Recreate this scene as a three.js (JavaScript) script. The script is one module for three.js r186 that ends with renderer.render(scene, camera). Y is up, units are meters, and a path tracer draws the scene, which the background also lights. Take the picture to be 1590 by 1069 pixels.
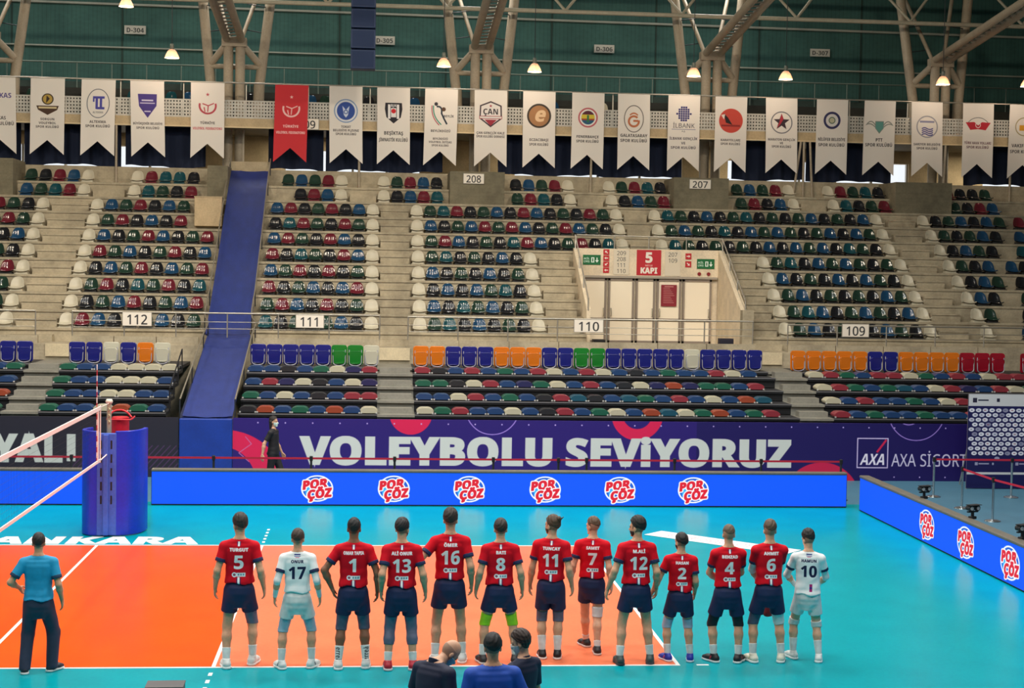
import * as THREE from 'three';
import { mergeGeometries } from 'three/addons/utils/BufferGeometryUtils.js';
import { RoundedBoxGeometry } from 'three/addons/geometries/RoundedBoxGeometry.js';
import { RectAreaLightUniformsLib } from 'three/addons/lights/RectAreaLightUniformsLib.js';
import { FontLoader } from 'three/addons/loaders/FontLoader.js';
import { TextGeometry } from 'three/addons/geometries/TextGeometry.js';

// ---------------------------------------------------------------- camera, sky, light, exposure
const scene = new THREE.Scene();
const camera = new THREE.PerspectiveCamera(2 * Math.atan(534.5 / 2457.62) * 180 / Math.PI, 1590 / 1069, 0.1, 400);
camera.position.set(4.9436, 5.1084, 24.6668);
camera.rotation.set(-0.0458, -0.088, 0.0169, 'YXZ');
const renderer = new THREE.WebGLRenderer();
renderer.toneMapping = THREE.LinearToneMapping;
renderer.toneMappingExposure = 1.0;
renderer.shadowMap.enabled = true;
RectAreaLightUniformsLib.init();
scene.background = new THREE.Color(0.9, 0.95, 1.0);
scene.backgroundIntensity = 1.1;

const FLOOD = 180, STAND = 330, GALLERY_FILL = 75;   // luminance of the unseen court and stand lights and of the gallery fill
const unseenLights = [];
for (const z of [-7.5, -1, 5.5, 13]) for (const x of [-6, 1, 8, 15]) unseenLights.push([x, 14.2, z, FLOOD, [1, 0.985, 0.95]]);  // out of view, placed to light the court and the players
for (const x of [-7, 0, 8, 16]) unseenLights.push([x, 15.2, -11, STAND, [1, 0.86, 0.66]]);  // warm lights out of view, placed to light the seating
for (const x of [-8, 0, 8, 17]) unseenLights.push([x, 16.9, -31.5, GALLERY_FILL, [1, 0.96, 0.9]]);  // fill lights added above the view to brighten the upper wall

// ---------------------------------------------------------------- small helpers
let seed = 7;
const rnd = () => { seed = (seed * 1664525 + 1013904223) % 4294967296; return seed / 4294967296; };
const V = (x, y, z) => new THREE.Vector3(x, y, z);
const used = new Map();
function numbered(n) {
  const k = used.get(n) || 0; used.set(n, k + 1);
  return k ? n + '_' + String(k).padStart(3, '0') : n;
}
function flat(g) { const r = g.index ? g.toNonIndexed() : g; if (!r.attributes.normal) r.computeVertexNormals(); return r; }
function uvm(g, s = 1) {                       // texture coordinates in metres, by the way each face points
  const p = g.attributes.position, n = g.attributes.normal, uv = new Float32Array(p.count * 2);
  for (let i = 0; i < p.count; i++) {
    const ax = Math.abs(n.getX(i)), ay = Math.abs(n.getY(i)), az = Math.abs(n.getZ(i));
    let u, v;
    if (ay >= ax && ay >= az) { u = p.getX(i); v = p.getZ(i); } else if (ax >= az) { u = p.getZ(i); v = p.getY(i); } else { u = p.getX(i); v = p.getY(i); }
    uv[2 * i] = u * s; uv[2 * i + 1] = v * s;
  }
  g.setAttribute('uv', new THREE.BufferAttribute(uv, 2)); return g;
}
const bx = (w, h, d, x = 0, y = 0, z = 0) => { const g = new THREE.BoxGeometry(w, h, d); g.translate(x, y, z); return flat(g); };
const b2 = (x0, x1, y0, y1, z0, z1) => bx(x1 - x0, y1 - y0, z1 - z0, (x0 + x1) / 2, (y0 + y1) / 2, (z0 + z1) / 2);
const rb = (w, h, d, x, y, z, r = 0.02, s = 2) => { const g = new RoundedBoxGeometry(w, h, d, s, r); g.translate(x, y, z); return flat(g); };
function bar(a, b, r, r2 = r, seg = 10) {      // a round bar between two points
  const d = b.clone().sub(a), g = new THREE.CylinderGeometry(r2, r, d.length(), seg);
  g.applyQuaternion(new THREE.Quaternion().setFromUnitVectors(V(0, 1, 0), d.clone().normalize()));
  g.translate((a.x + b.x) / 2, (a.y + b.y) / 2, (a.z + b.z) / 2); return flat(g);
}
function tube(pts, r, closed = false, seg = 24, rad = 6) { return flat(new THREE.TubeGeometry(new THREE.CatmullRomCurve3(pts, closed, 'centripetal'), seg, r, rad, closed)); }
const lathe = (pts, seg = 16, x = 0, y = 0, z = 0) => { const g = new THREE.LatheGeometry(pts.map(p => new THREE.Vector2(p[0], p[1])), seg); g.translate(x, y, z); return flat(g); };
function mesh(name, geos, mat, parent = scene, metres = true) {
  const list = (Array.isArray(geos) ? geos : [geos]).map(flat);
  const g = list.length > 1 ? mergeGeometries(list.map(q => { for (const k of Object.keys(q.attributes)) if (!['position', 'normal', 'uv'].includes(k)) q.deleteAttribute(k); return q; })) : list[0];
  if (metres) uvm(g);
  return put(name, g, mat, parent);
}
function put(name, g, mat, parent = scene) {
  const m = new THREE.Mesh(g, mat); m.name = parent === scene ? numbered(name) : name;
  m.castShadow = m.receiveShadow = true; parent.add(m); return m;
}
function tag(o, label, category, group) { o.userData.label = label; o.userData.category = category; if (group) o.userData.group = group; return o; }
function struct(o) { o.userData.kind = 'structure'; return o; }
function thing(name, label, category, pos = [0, 0, 0], turn = 0, group) {
  const o = new THREE.Group(); o.name = numbered(name); o.position.set(...pos); o.rotation.y = turn; scene.add(o);
  return tag(o, label, category, group);
}
function sgroup(name) { const o = new THREE.Group(); o.name = numbered(name); scene.add(o); return struct(o); }
const ORD = ['first', 'second', 'third', 'fourth', 'fifth', 'sixth', 'seventh', 'eighth', 'ninth', 'tenth', 'eleventh', 'twelfth', 'thirteenth', 'fourteenth', 'fifteenth', 'sixteenth', 'seventeenth', 'eighteenth', 'nineteenth', 'twentieth', '21st', '22nd', '23rd', '24th'];

// ---------------------------------------------------------------- computed textures
function noiseTex(w, h, fn, srgb, rx = 1, ry = 1) {
  const d = new Uint8Array(w * h * 4);
  for (let y = 0; y < h; y++) for (let x = 0; x < w; x++) { const c = fn(x / w, y / h), i = (y * w + x) * 4; d[i] = c[0]; d[i + 1] = c[1]; d[i + 2] = c[2]; d[i + 3] = 255; }
  const t = new THREE.DataTexture(d, w, h); t.wrapS = t.wrapT = THREE.RepeatWrapping; t.magFilter = t.minFilter = THREE.LinearFilter;
  if (srgb) t.colorSpace = THREE.SRGBColorSpace; t.repeat.set(rx, ry); t.needsUpdate = true; return t;
}
function lattice(n) { const a = []; for (let i = 0; i < n * n; i++) a.push(rnd()); return (u, v) => {   // tiling value noise
  const x = u * n, y = v * n, i = Math.floor(x), j = Math.floor(y), f = x - i, g = y - j, s = f * f * (3 - 2 * f), t = g * g * (3 - 2 * g);
  const q = (p, r) => a[((r % n) + n) % n * n + ((p % n) + n) % n];
  return (q(i, j) * (1 - s) + q(i + 1, j) * s) * (1 - t) + (q(i, j + 1) * (1 - s) + q(i + 1, j + 1) * s) * t; }; }
const N4 = lattice(4), N8 = lattice(8), N16 = lattice(16), N64 = lattice(64), N32 = lattice(32), N128 = lattice(128);
const clampB = v => Math.max(0, Math.min(255, v));
const tint = (base, k) => base.map(c => clampB(c * k));
// cast concrete: blotches, board marks running along x, pores
const concreteTex = noiseTex(512, 512, (u, v) => tint([166, 155, 132], 0.8 + 0.16 * N4(u, v) + 0.12 * N16(u, v) + 0.08 * N64(u, v) + 0.07 * N32(0.13 * u, v * 2) - (N128(u, v) > 0.93 ? 0.16 : 0)), true, 0.34, 0.34);
const concreteBump = noiseTex(256, 256, (u, v) => { const k = 128 + 60 * (N64(u, v) - 0.5) + 50 * (N32(0.1 * u, v) - 0.5); return [k, k, k]; }, false, 0.5, 0.5);
const plasticBump = noiseTex(128, 128, (u, v) => { const k = 128 + 90 * (N64(u, v) - 0.5); return [k, k, k]; }, false, 6, 6);
const clothBump = noiseTex(128, 128, (u, v) => { const k = 128 + 50 * Math.sin(u * 400) * Math.sin(v * 400) + 40 * (N64(u, v) - 0.5); return [k, k, k]; }, false, 4, 4);
const floorTex = noiseTex(512, 512, (u, v) => tint([255, 255, 255], 0.93 + 0.05 * N8(u, v) + 0.03 * N128(u, v)), true, 0.25, 0.25);
const floorRough = noiseTex(256, 256, (u, v) => { const k = 170 + 50 * N8(u, v) + 30 * N64(u, v); return [k, k, k]; }, false, 0.4, 0.4);
const dirtTex = noiseTex(256, 256, (u, v) => tint([255, 255, 255], 0.86 + 0.1 * N8(u, v) + 0.07 * N64(u, v)), true, 0.5, 0.5);
const wallTex = noiseTex(512, 256, (u, v) => tint([255, 255, 255], 0.8 + 0.1 * N8(u, v) + 0.06 * N64(u, v) + ((u * 64) % 1 < 0.12 ? -0.12 : 0)), true, 0.1, 0.2);
function M(hex, rough = 0.6, o = {}) { return new THREE.MeshStandardMaterial({ color: hex, roughness: rough, ...o }); }
function canvas(w, h, draw) {
  const c = document.createElement('canvas'); c.width = w; c.height = h; const x = c.getContext('2d'); draw(x, w, h);
  const t = new THREE.CanvasTexture(c); t.colorSpace = THREE.SRGBColorSpace; t.magFilter = THREE.LinearFilter; return t;
}
function fitText(x, s, cx, cy, maxW, size, color, weight = 'bold', stroke = 0, strokeCol) {
  x.save(); x.font = weight + ' ' + size + 'px sans-serif'; x.textAlign = 'center'; x.textBaseline = 'middle';
  const w = x.measureText(s).width, k = maxW && w > maxW ? maxW / w : 1;
  x.translate(cx, cy); x.scale(k, 1); x.lineJoin = 'round';
  if (stroke) { x.strokeStyle = strokeCol || color; x.lineWidth = stroke; x.strokeText(s, 0, 0); }
  x.fillStyle = color; x.fillText(s, 0, 0); x.restore();
}
function printPlane(name, w, h, tex, parent, pos, o = {}) {          // a thin printed sheet facing +z, uv 0..1 on its front
  const g = new THREE.BoxGeometry(w, h, o.t || 0.01); const uv = g.attributes.uv, n = g.attributes.normal;
  for (let i = 0; i < uv.count; i++) if (n.getZ(i) < 0.5) uv.setXY(i, 0.003, 0.003);
  const m = put(name, g, new THREE.MeshStandardMaterial({ map: tex, roughness: o.rough ?? 0.6, ...(o.mat || {}) }), parent); m.position.set(...pos); return m;
}
const steel = M(0xb9b4a8, 0.38, { metalness: 0.75 }), darkSteel = M(0x3a3d42, 0.5, { metalness: 0.6 });
const concrete = M(0xffffff, 0.88, { map: concreteTex, bumpMap: concreteBump, bumpScale: 0.006 });
const beige = M(0xb2a590, 0.55, { map: dirtTex, bumpMap: plasticBump, bumpScale: 0.001 });
const black = M(0x121317, 0.6, { bumpMap: plasticBump, bumpScale: 0.001 });
// ---------------------------------------------------------------- floor, walls, roof
const fl = sgroup('floor');
const F = hex => new THREE.MeshPhysicalMaterial({ color: hex, roughness: 0.24, specularIntensity: 0.1, map: floorTex, bumpMap: plasticBump, bumpScale: 0.00005 });
const teal = F(0x0098a4);
const orange = F(0xf45402);
const peach = F(0xee7c54);
const lineWhite = M(0xf2f2ee, 0.45, { map: floorTex });
mesh('hall_floor', b2(-18, 34, -0.3, 0, -34, 36), M(0x4a7a94, 0.45, { map: floorTex }), fl);
mesh('play_floor', b2(-17, 15.95, 0, 0.004, -9.9, 12), teal, fl);
mesh('front_zone', b2(-3, 3, 0.004, 0.006, -4.5, 4.5), orange, fl);
for (const [a, b] of [[3, 9], [-9, -3]]) mesh('back_zone', b2(a, b, 0.004, 0.006, -4.5, 4.5), peach, fl);
const L = (x0, x1, z0, z1, n = 'line') => mesh(n, b2(x0, x1, 0.006, 0.008, z0, z1), lineWhite, fl);
L(-9, 9, -4.5, -4.45, 'sideline'); L(-9, 9, 4.45, 4.5, 'sideline'); L(8.95, 9, -4.45, 4.45, 'end_line'); L(-0.025, 0.025, -4.45, 4.45, 'centre_line');
L(2.95, 3, -4.45, 4.45, 'attack_line'); L(-3, -2.95, -4.45, 4.45, 'attack_line');
for (let i = 0; i < 5; i++) { L(2.95, 3.0, -4.75 - i * 0.35 - 0.15, -4.75 - i * 0.35, 'dash'); L(2.95, 3.0, 4.75 + i * 0.35, 4.9 + i * 0.35, 'dash'); }
L(9.22, 9.38, 4.45, 4.5, 'dash');
const font = await new FontLoader().loadAsync('fonts/droid/droid_sans_bold.typeface.json');
{ // wide floor lettering beyond the far sideline
  const g = new TextGeometry('ANKARA', { font, size: 1, depth: 0.002, curveSegments: 4, bevelEnabled: true, bevelThickness: 0.0005, bevelSize: 0.045, bevelSegments: 1 });
  g.computeBoundingBox(); const bb = g.boundingBox, w = bb.max.x - bb.min.x, h = bb.max.y - bb.min.y;
  g.translate(-bb.min.x, -bb.min.y, 0); g.scale(3.85 / w, 0.8 / h, 1); g.rotateX(-Math.PI / 2); g.translate(-2.05, 0.006, -4.58); mesh('floor_lettering', g, lineWhite, fl);
}
{ // white floor sticker behind the end line, printed with red outlined letters
  const t = canvas(512, 160, (x, w, h) => { x.fillStyle = '#eef0f0'; x.fillRect(0, 0, w, h); x.font = 'italic bold 84px sans-serif'; x.textAlign = 'center'; x.textBaseline = 'middle'; x.strokeStyle = '#b8405a'; x.lineWidth = 3; x.strokeText('AXA SİGORTA', w / 2, h / 2, w * 0.86); });
  const g = new THREE.PlaneGeometry(3.1, 0.62); g.rotateX(-Math.PI / 2);
  const m = put('floor_sticker', g, new THREE.MeshStandardMaterial({ map: t, roughness: 0.45 }), fl); m.position.set(11.62, 0.009, -4.9); m.rotation.y = -0.76;
}
const greenWall = M(0x42706a, 0.8, { map: wallTex });
const plaster = M(0x8d8878, 0.85, { map: dirtTex });
struct(mesh('wall_back', b2(-18, 34, 10.05, 18, -37.4, -37), greenWall));
struct(mesh('wall_left', b2(-18.4, -18, -0.3, 18, -37.4, 36), plaster));
struct(mesh('wall_right', b2(34, 34.4, -0.3, 18, -37.4, 36), plaster));
struct(mesh('wall_front', b2(-18, 34, -0.3, 18, 36, 36.4), plaster));
struct(mesh('ceiling', b2(-18.4, 34.4, 18, 18.4, -37.4, 36.4), M(0x8f9490, 0.9, { map: dirtTex })));
{ // outer wall of the concourse behind the curtains with a band of windows
  const w = sgroup('wall_concourse'), wm = M(0xcfb994, 0.8, { map: dirtTex });
  mesh('wall_panel', b2(-18, 34, -0.3, 8.05, -33.4, -33), wm, w);
  mesh('wall_panel', b2(-18, 34, 9.35, 9.8, -33.4, -33), wm, w);
  const piers = [[-18, -9], [-1.6, 1.7], [6.6, 10.0], [16.2, 17.9], [24.75, 27.6], [31, 34]];
  for (const [a, b] of piers) mesh('pier', b2(a, b, 8.05, 9.35, -33.4, -33), wm, w);
  for (let i = 0; i < piers.length - 1; i++) {
    const a = piers[i][1], b = piers[i + 1][0], win = sgroup('window_' + (i + 1)), n = Math.round((b - a) / 1.4);
    for (let k = 0; k <= n; k++) { const x = a + (b - a) * k / n; mesh('mullion', b2(x - 0.04, x + 0.04, 8.05, 9.35, -33.3, -33.15), steel, win); }
    for (let k = 0; k < n; k++) mesh('pane', b2(a + (b - a) * k / n + 0.04, a + (b - a) * (k + 1) / n - 0.04, 8.08, 9.33, -33.24, -33.22), new THREE.MeshPhysicalMaterial({ color: 0xffffff, transmission: 1, roughness: 0.05, thickness: 0 }), win);
  }
}
{ // pipes and cable trays running along the green wall
  const t = sgroup('trim_1');
  mesh('conduit', bar(V(-18, 13.4, -36.9), V(34, 13.2, -36.9), 0.035), M(0x9fa69c, 0.6), t);
  mesh('conduit', bar(V(-18, 15.05, -36.9), V(34, 14.75, -36.9), 0.05), M(0xa9aea4, 0.6), t);
  for (let x = -17; x < 34; x += 4.1) mesh('rib', b2(x, x + 0.06, 10.1, 17.8, -37, -36.96), M(0x2a413b, 0.8), t);
}
// ---------------------------------------------------------------- unseen lamps under the roof, placed to light hall and stand; gallery ones added as fill
unseenLights.forEach(([x, y, z, lum, c], i) => {
  const warm = lum === STAND, o = thing('unseen_roof_light', `${lum === GALLERY_FILL ? 'unseen fill light added high above the gallery' : warm ? 'warm unseen light placed above the grandstand' : 'white unseen floodlight panel above the court'}, ${ORD[i]} of the roof lights`, 'floodlight', [x, y, z], 0, 'unseen roof lights');
  mesh('housing', b2(-0.65, 0.65, 0.06, 0.3, -0.4, 0.4), darkSteel, o);
  mesh('lens', b2(-0.6, 0.6, 0.03, 0.06, -0.35, 0.35), new THREE.MeshStandardMaterial({ color: 0xffffff, emissive: new THREE.Color(...c), emissiveIntensity: 6 }), o);
  for (const s of [-1, 1]) mesh('hanger', bar(V(s * 0.5, 0.3, 0), V(s * 0.5, 17.99 - y, 0), 0.02, 0.02, 6), darkSteel, o);
  const aim = warm ? 0.5 : 0; for (const m of o.children) if (m.name !== 'hanger') m.rotation.x = aim;   // the unseen stand lights are tipped toward the stand
  const l = new THREE.RectAreaLight(new THREE.Color(...c), lum, 1.2, 0.7); l.rotation.set(-Math.PI / 2 + aim, 0, 0); o.add(l);
});
// ---------------------------------------------------------------- concrete grandstand
const greyConcrete = M(0xb4b6b0, 0.88, { map: concreteTex, bumpMap: concreteBump, bumpScale: 0.006 });
const RZ = k => -21.8 - 0.72 * k, RH = k => 3.29 + 0.499 * k;       // centre line and level of seat row k
{
  const o = thing('concrete_grandstand', 'stepped beige concrete grandstand rising behind the court', 'grandstand');
  for (let k = 0; k < 10; k++) {
    const z1 = RZ(k) + 0.42, y0 = k ? RH(k - 1) : -0.0, y1 = RH(k);
    const cuts = k < 5 ? [[-17.9, 11.2], [16.0, 33.9]] : [[-17.9, 33.9]];
    for (const [a, b] of cuts) { mesh('tier', b2(a, b, y0, y1, k < 9 ? -29 : -29.2, z1), concrete, o); mesh('tier_nosing', b2(a, b, y1 - 0.07, y1, z1, z1 + 0.035), concrete, o); }
  }
  mesh('portal_core', b2(11.2, 16.0, 5.2, RH(4), -29, -25.1), concrete, o);
  mesh('walkway', b2(-17.9, 33.9, 0, 2.9, -25.1, -20.12), concrete, o);
  mesh('rear_wall', b2(-17.9, 33.9, RH(9), 8.37, -29.2, -29.05), concrete, o);
  for (const [a, b] of [[-17.9, -4.3], [-3.4, 0.1], [1.65, 5.15], [5.95, 15.95], [16.9, 33.9]]) {     // low kerb of slabs that carries the railing
    const n = Math.max(1, Math.round((b - a) / 1.36));
    for (let i = 0; i < n; i++) mesh('kerb_slab', b2(a + (b - a) * i / n + 0.012, a + (b - a) * (i + 1) / n - 0.012, 2.9, 3.12, -20.3, -20.16), concrete, o);
  }
  // half steps in the aisles
  const steps = (a, b, k0, k1) => { for (let k = k0; k <= k1; k++) { mesh('aisle_step', b2(a, b, RH(k), RH(k) + 0.25, RZ(k) - 0.3, RZ(k) + 0.04), concrete, o); mesh('step_nosing', b2(a, b, RH(k) + 0.2, RH(k) + 0.25, RZ(k) + 0.04, RZ(k) + 0.07), concrete, o); } mesh('aisle_step', b2(a, b, 2.9, 3.1, RZ(0) + 0.42, RZ(0) + 0.72), concrete, o); };
  steps(-5.25, -4.1, 0, 7); steps(5.15, 6.05, 0, 7); steps(21.98, 22.9, 0, 7); steps(16.12, 16.98, 0, 4); steps(10.1, 11.05, 0, 4);
  for (const [a, b] of [[-4.1, -3.1], [4.15, 5.0], [11.65, 12.5], [19.2, 20.05], [13.1, 13.85]]) for (const k of a > 13 && a < 14 ? [5, 6, 7] : [8]) mesh('aisle_step', b2(a, b, RH(k), RH(k) + 0.25, RZ(k) - 0.3, RZ(k) + 0.04), concrete, o);
  // solid blocks between the upper seat groups
  for (const [a, b, t] of [[7.4, 9.19, 8.35], [14.81, 16.65, 8.31], [22.33, 24.27, 8.32], [-0.43, 0.22, 8.36], [-12, -6.55, 8.45]]) mesh('concrete_block', b2(a, b, RH(7), t, -29.03, -27.2), greyConcrete, o);
}
tag(mesh('utility_box', [rb(0.86, 0.92, 0.5, -0.29, 6.84, -26.45, 0.015), b2(-0.73, 0.15, 7.29, 7.32, -26.72, -26.18)], M(0xcdb48c, 0.6, { map: dirtTex })), 'plain beige utility box on the stand steps beside the ramp', 'box');

// ---------------------------------------------------------------- moulded plastic seats
function seatGeo() {
  const prof = [[0.215, 0.085, 0.205], [0.2, 0.105, 0.21], [0.1, 0.085, 0.207], [0, 0.075, 0.205], [-0.09, 0.1, 0.2], [-0.13, 0.17, 0.197], [-0.15, 0.255, 0.185], [-0.168, 0.325, 0.168], [-0.19, 0.375, 0.14], [-0.222, 0.412, 0.098], [-0.26, 0.428, 0.035]];
  const nu = 7, pos = [], idx = [], rows = prof.length;
  for (let side = 0; side < 2; side++) for (let i = 0; i < rows; i++) for (let j = 0; j < nu; j++) {
    const [z, y, w] = prof[i], u = j / (nu - 1) * 2 - 1, up = i < 5 ? 0.035 * u * u : 0, fw = i >= 4 ? 0.075 * u * u * (1 - (i - 4) / 9) : 0, a = Math.min(1, Math.max(0, (i - 3) / 2.5));
    pos.push(u * w, y + up - (side ? 0.014 * (1 - a) : 0), z + fw - (side ? 0.014 * a + 0.004 : 0));
  }
  const id = (s, i, j) => s * rows * nu + i * nu + j, quad = (a, b, c, d) => idx.push(a, b, c, a, c, d);
  for (let i = 0; i < rows - 1; i++) for (let j = 0; j < nu - 1; j++) { quad(id(0, i, j), id(0, i, j + 1), id(0, i + 1, j + 1), id(0, i + 1, j)); quad(id(1, i, j), id(1, i + 1, j), id(1, i + 1, j + 1), id(1, i, j + 1)); }
  for (let i = 0; i < rows - 1; i++) { quad(id(0, i, 0), id(0, i + 1, 0), id(1, i + 1, 0), id(1, i, 0)); quad(id(0, i, nu - 1), id(1, i, nu - 1), id(1, i + 1, nu - 1), id(0, i + 1, nu - 1)); }
  for (let j = 0; j < nu - 1; j++) { quad(id(0, 0, j), id(1, 0, j), id(1, 0, j + 1), id(0, 0, j + 1)); quad(id(0, rows - 1, j), id(0, rows - 1, j + 1), id(1, rows - 1, j + 1), id(1, rows - 1, j)); }
  const g = new THREE.BufferGeometry(); g.setAttribute('position', new THREE.Float32BufferAttribute(pos, 3)); g.setIndex(idx); g.computeVertexNormals();
  return uvm(g, 1);
}
const seatG = seatGeo();
const baseG = uvm(mergeGeometries([b2(-0.17, 0.17, 0, 0.075, -0.1, 0.15), b2(-0.2, 0.2, 0.0, 0.02, -0.12, 0.2)]));
const pl = (hex, r = 0.16) => M(hex, r, { bumpMap: plasticBump, bumpScale: 0.0004 });
const SC = { g: [pl(0x22392f), 'dark green'], t: [pl(0x19474f), 'teal'], b: [pl(0x1d4262), 'blue'], k: [pl(0x1e1f23), 'black'], r: [pl(0x66212d), 'red'], w: [pl(0xc2bba6, 0.4), 'white'] };
const baseMat = M(0x2b2a28, 0.7);
const protoSeat = {};
function addSeat(code, x, k, label, dz = 0) {
  const white = code === 'w', name = white ? 'aisle_end_seat' : 'bucket_seat';
  const o = thing(name, label, 'seat', [x, RH(k), RZ(k) + 0.12 + dz], 0, white ? 'white end seats along the stand aisles' : 'coloured bucket seats on the concrete stand');
  put('shell', seatG, SC[code][0], o); put('mount', baseG, white ? SC.w[0] : baseMat, o);
}
const rowWord = k => k === 0 ? 'bottom row' : ORD[k] + ' row up';
function seatRun(block, k, x0, pitch, str, first = 0) {
  [...str].forEach((c, i) => { if (c === '.') return; addSeat(c, x0 + pitch * i, k, `${SC[c][1]} plastic seat, ${ORD[i + first]} from left, ${rowWord(k)}, ${block}`); });
}
const B112 = ['rbkkgbkg', 'kgbrkgbr', 'grktgrkt', 'kbgrkbgr', 'rgbkgrkb', 'bkgrbkgr', 'grkbkr', 'bgrkbg'];
const A0 = ['kgr', 'bkg', 'kbg', 'gkr', 'kgk', 'rkb', 'grg', 'rgk'];
const C111 = ['tkgkgbk', 'grbkrkg', 'rkgbkbr', 'bgrkrkg', 'rktgkrb', 'brgkrbk', 'ktrgkrg', 'brkgrkb'];
const D110 = ['gtkbkgk', 'bktgbkg', 'kbkbgtk', 'bkgkbkg', 'gtkgkbk', 'grbkgktrbkgrkt', 'bkgbrgrbkgrbgk', 'gtrkgbkrbkgkrg'];
const E109 = ['gbkgkkbgk', 'gtbkgbgkb', 'gbkgkgkbg', 'bkgkbkbgk', 'gtkbgbgkg', 'tgkgkgkbkbgbktgk', 'gbgktkbgbgkgbkbg', 'tgkbkgtkgkgbkgkb'];
const F0 = ['', 'g', 'bk', 'kbg', 'gkb', 'kbgk', 'gkgbk', 'kgbkbg'], FG = ['bk', 'kg', 'gb', 'kb', 'bk', 'tk', 'bg', 'rk'], FX = [24.75, 25.05, 25.3, 25.4, 25.35, 26.0, 26.2, 26.45];
for (let k = 0; k < 8; k++) {
  seatRun('block at left edge', k, -5.52 - 3 * 0.452, 0.452, A0[k] + 'w');
  seatRun('block left of the ramp', k, -3.83, 0.452, 'w' + B112[k]);
  seatRun('block right of the ramp', k, 4.9 - 7 * 0.437, 0.437, C111[k] + 'w');
  if (k < 5) { seatRun('block left of the portal', k, 6.315, 0.4375, 'w' + D110[k] + 'w'); seatRun('block right of the portal', k, 17.23, 0.4465, 'w' + E109[k] + 'w'); }
  else { seatRun('block left of the portal', k, 6.315, 0.434, 'w' + D110[k] + 'w'); seatRun('block right of the portal', k, 14.1, 0.438, 'w' + E109[k] + 'w'); }
  seatRun('block near right edge', k, 23.44 - 0.042 * k, 0.437, 'w' + F0[k]);
  seatRun('block cut by right edge', k, FX[k], 0.437, FG[k]);
}
// two uppermost rows: the white end seats one by one, the coloured rest together
const upper = [[-4.37 - 4 * 0.452, ['bgtrw', 'gkrbw'], 0.452, 'beside the left edge'], [-2.78, ['wtgkr', 'wrttk'], 0.452, 'just left of the ramp'], [3.86 - 4 * 0.437, ['.krbw', 'gbgrw'], 0.437, 'just right of the ramp'], [5.25, ['wkbrt', 'wgrbk'], 0.437, 'before the middle block'], [11.39 - 4 * 0.437, ['grtkw', 'kbgrw'], 0.437, 'past the middle block'], [12.78, ['wkbgr', 'wgrtk'], 0.437, 'above the portal, left part'], [18.93 - 4 * 0.445, ['grkbw', 'gbgrw'], 0.445, 'above and right of the portal'], [20.3, ['wtkgr', 'wrgtk'], 0.437, 'beside the rightmost block'], [24.5, ['gkrb.', 'rkkg.'], 0.437, 'at the right edge']];
{
  const list = [];
  for (const [x0, rows, p, where] of upper) rows.forEach((s, r) => [...s].forEach((c, i) => {
    if (c === '.') return;
    if (c === 'w') addSeat('w', x0 + p * i, 8 + r, `white end seat, ${r ? 'top row' : 'second row from top'}, ${c === s[0] ? 'left' : 'right'} end, ${where}`);
    else list.push([c, x0 + p * i, 8 + r]);
  }));
  const merged = mergeGeometries([seatG, baseG].map(g => flat(g.clone())));
  const im = new THREE.InstancedMesh(merged, pl(0xffffff), list.length); im.name = 'upper_bucket_seats'; scene.add(im);
  const m4 = new THREE.Matrix4();
  list.forEach(([c, x, k], i) => { im.setMatrixAt(i, m4.makeTranslation(x, RH(k), RZ(k) + 0.12)); im.setColorAt(i, SC[c][0].color); });
  im.castShadow = im.receiveShadow = true; im.userData.kind = 'stuff'; tag(im, 'coloured plastic bucket seats in the two topmost rows under the banners', 'seats');
}

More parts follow.
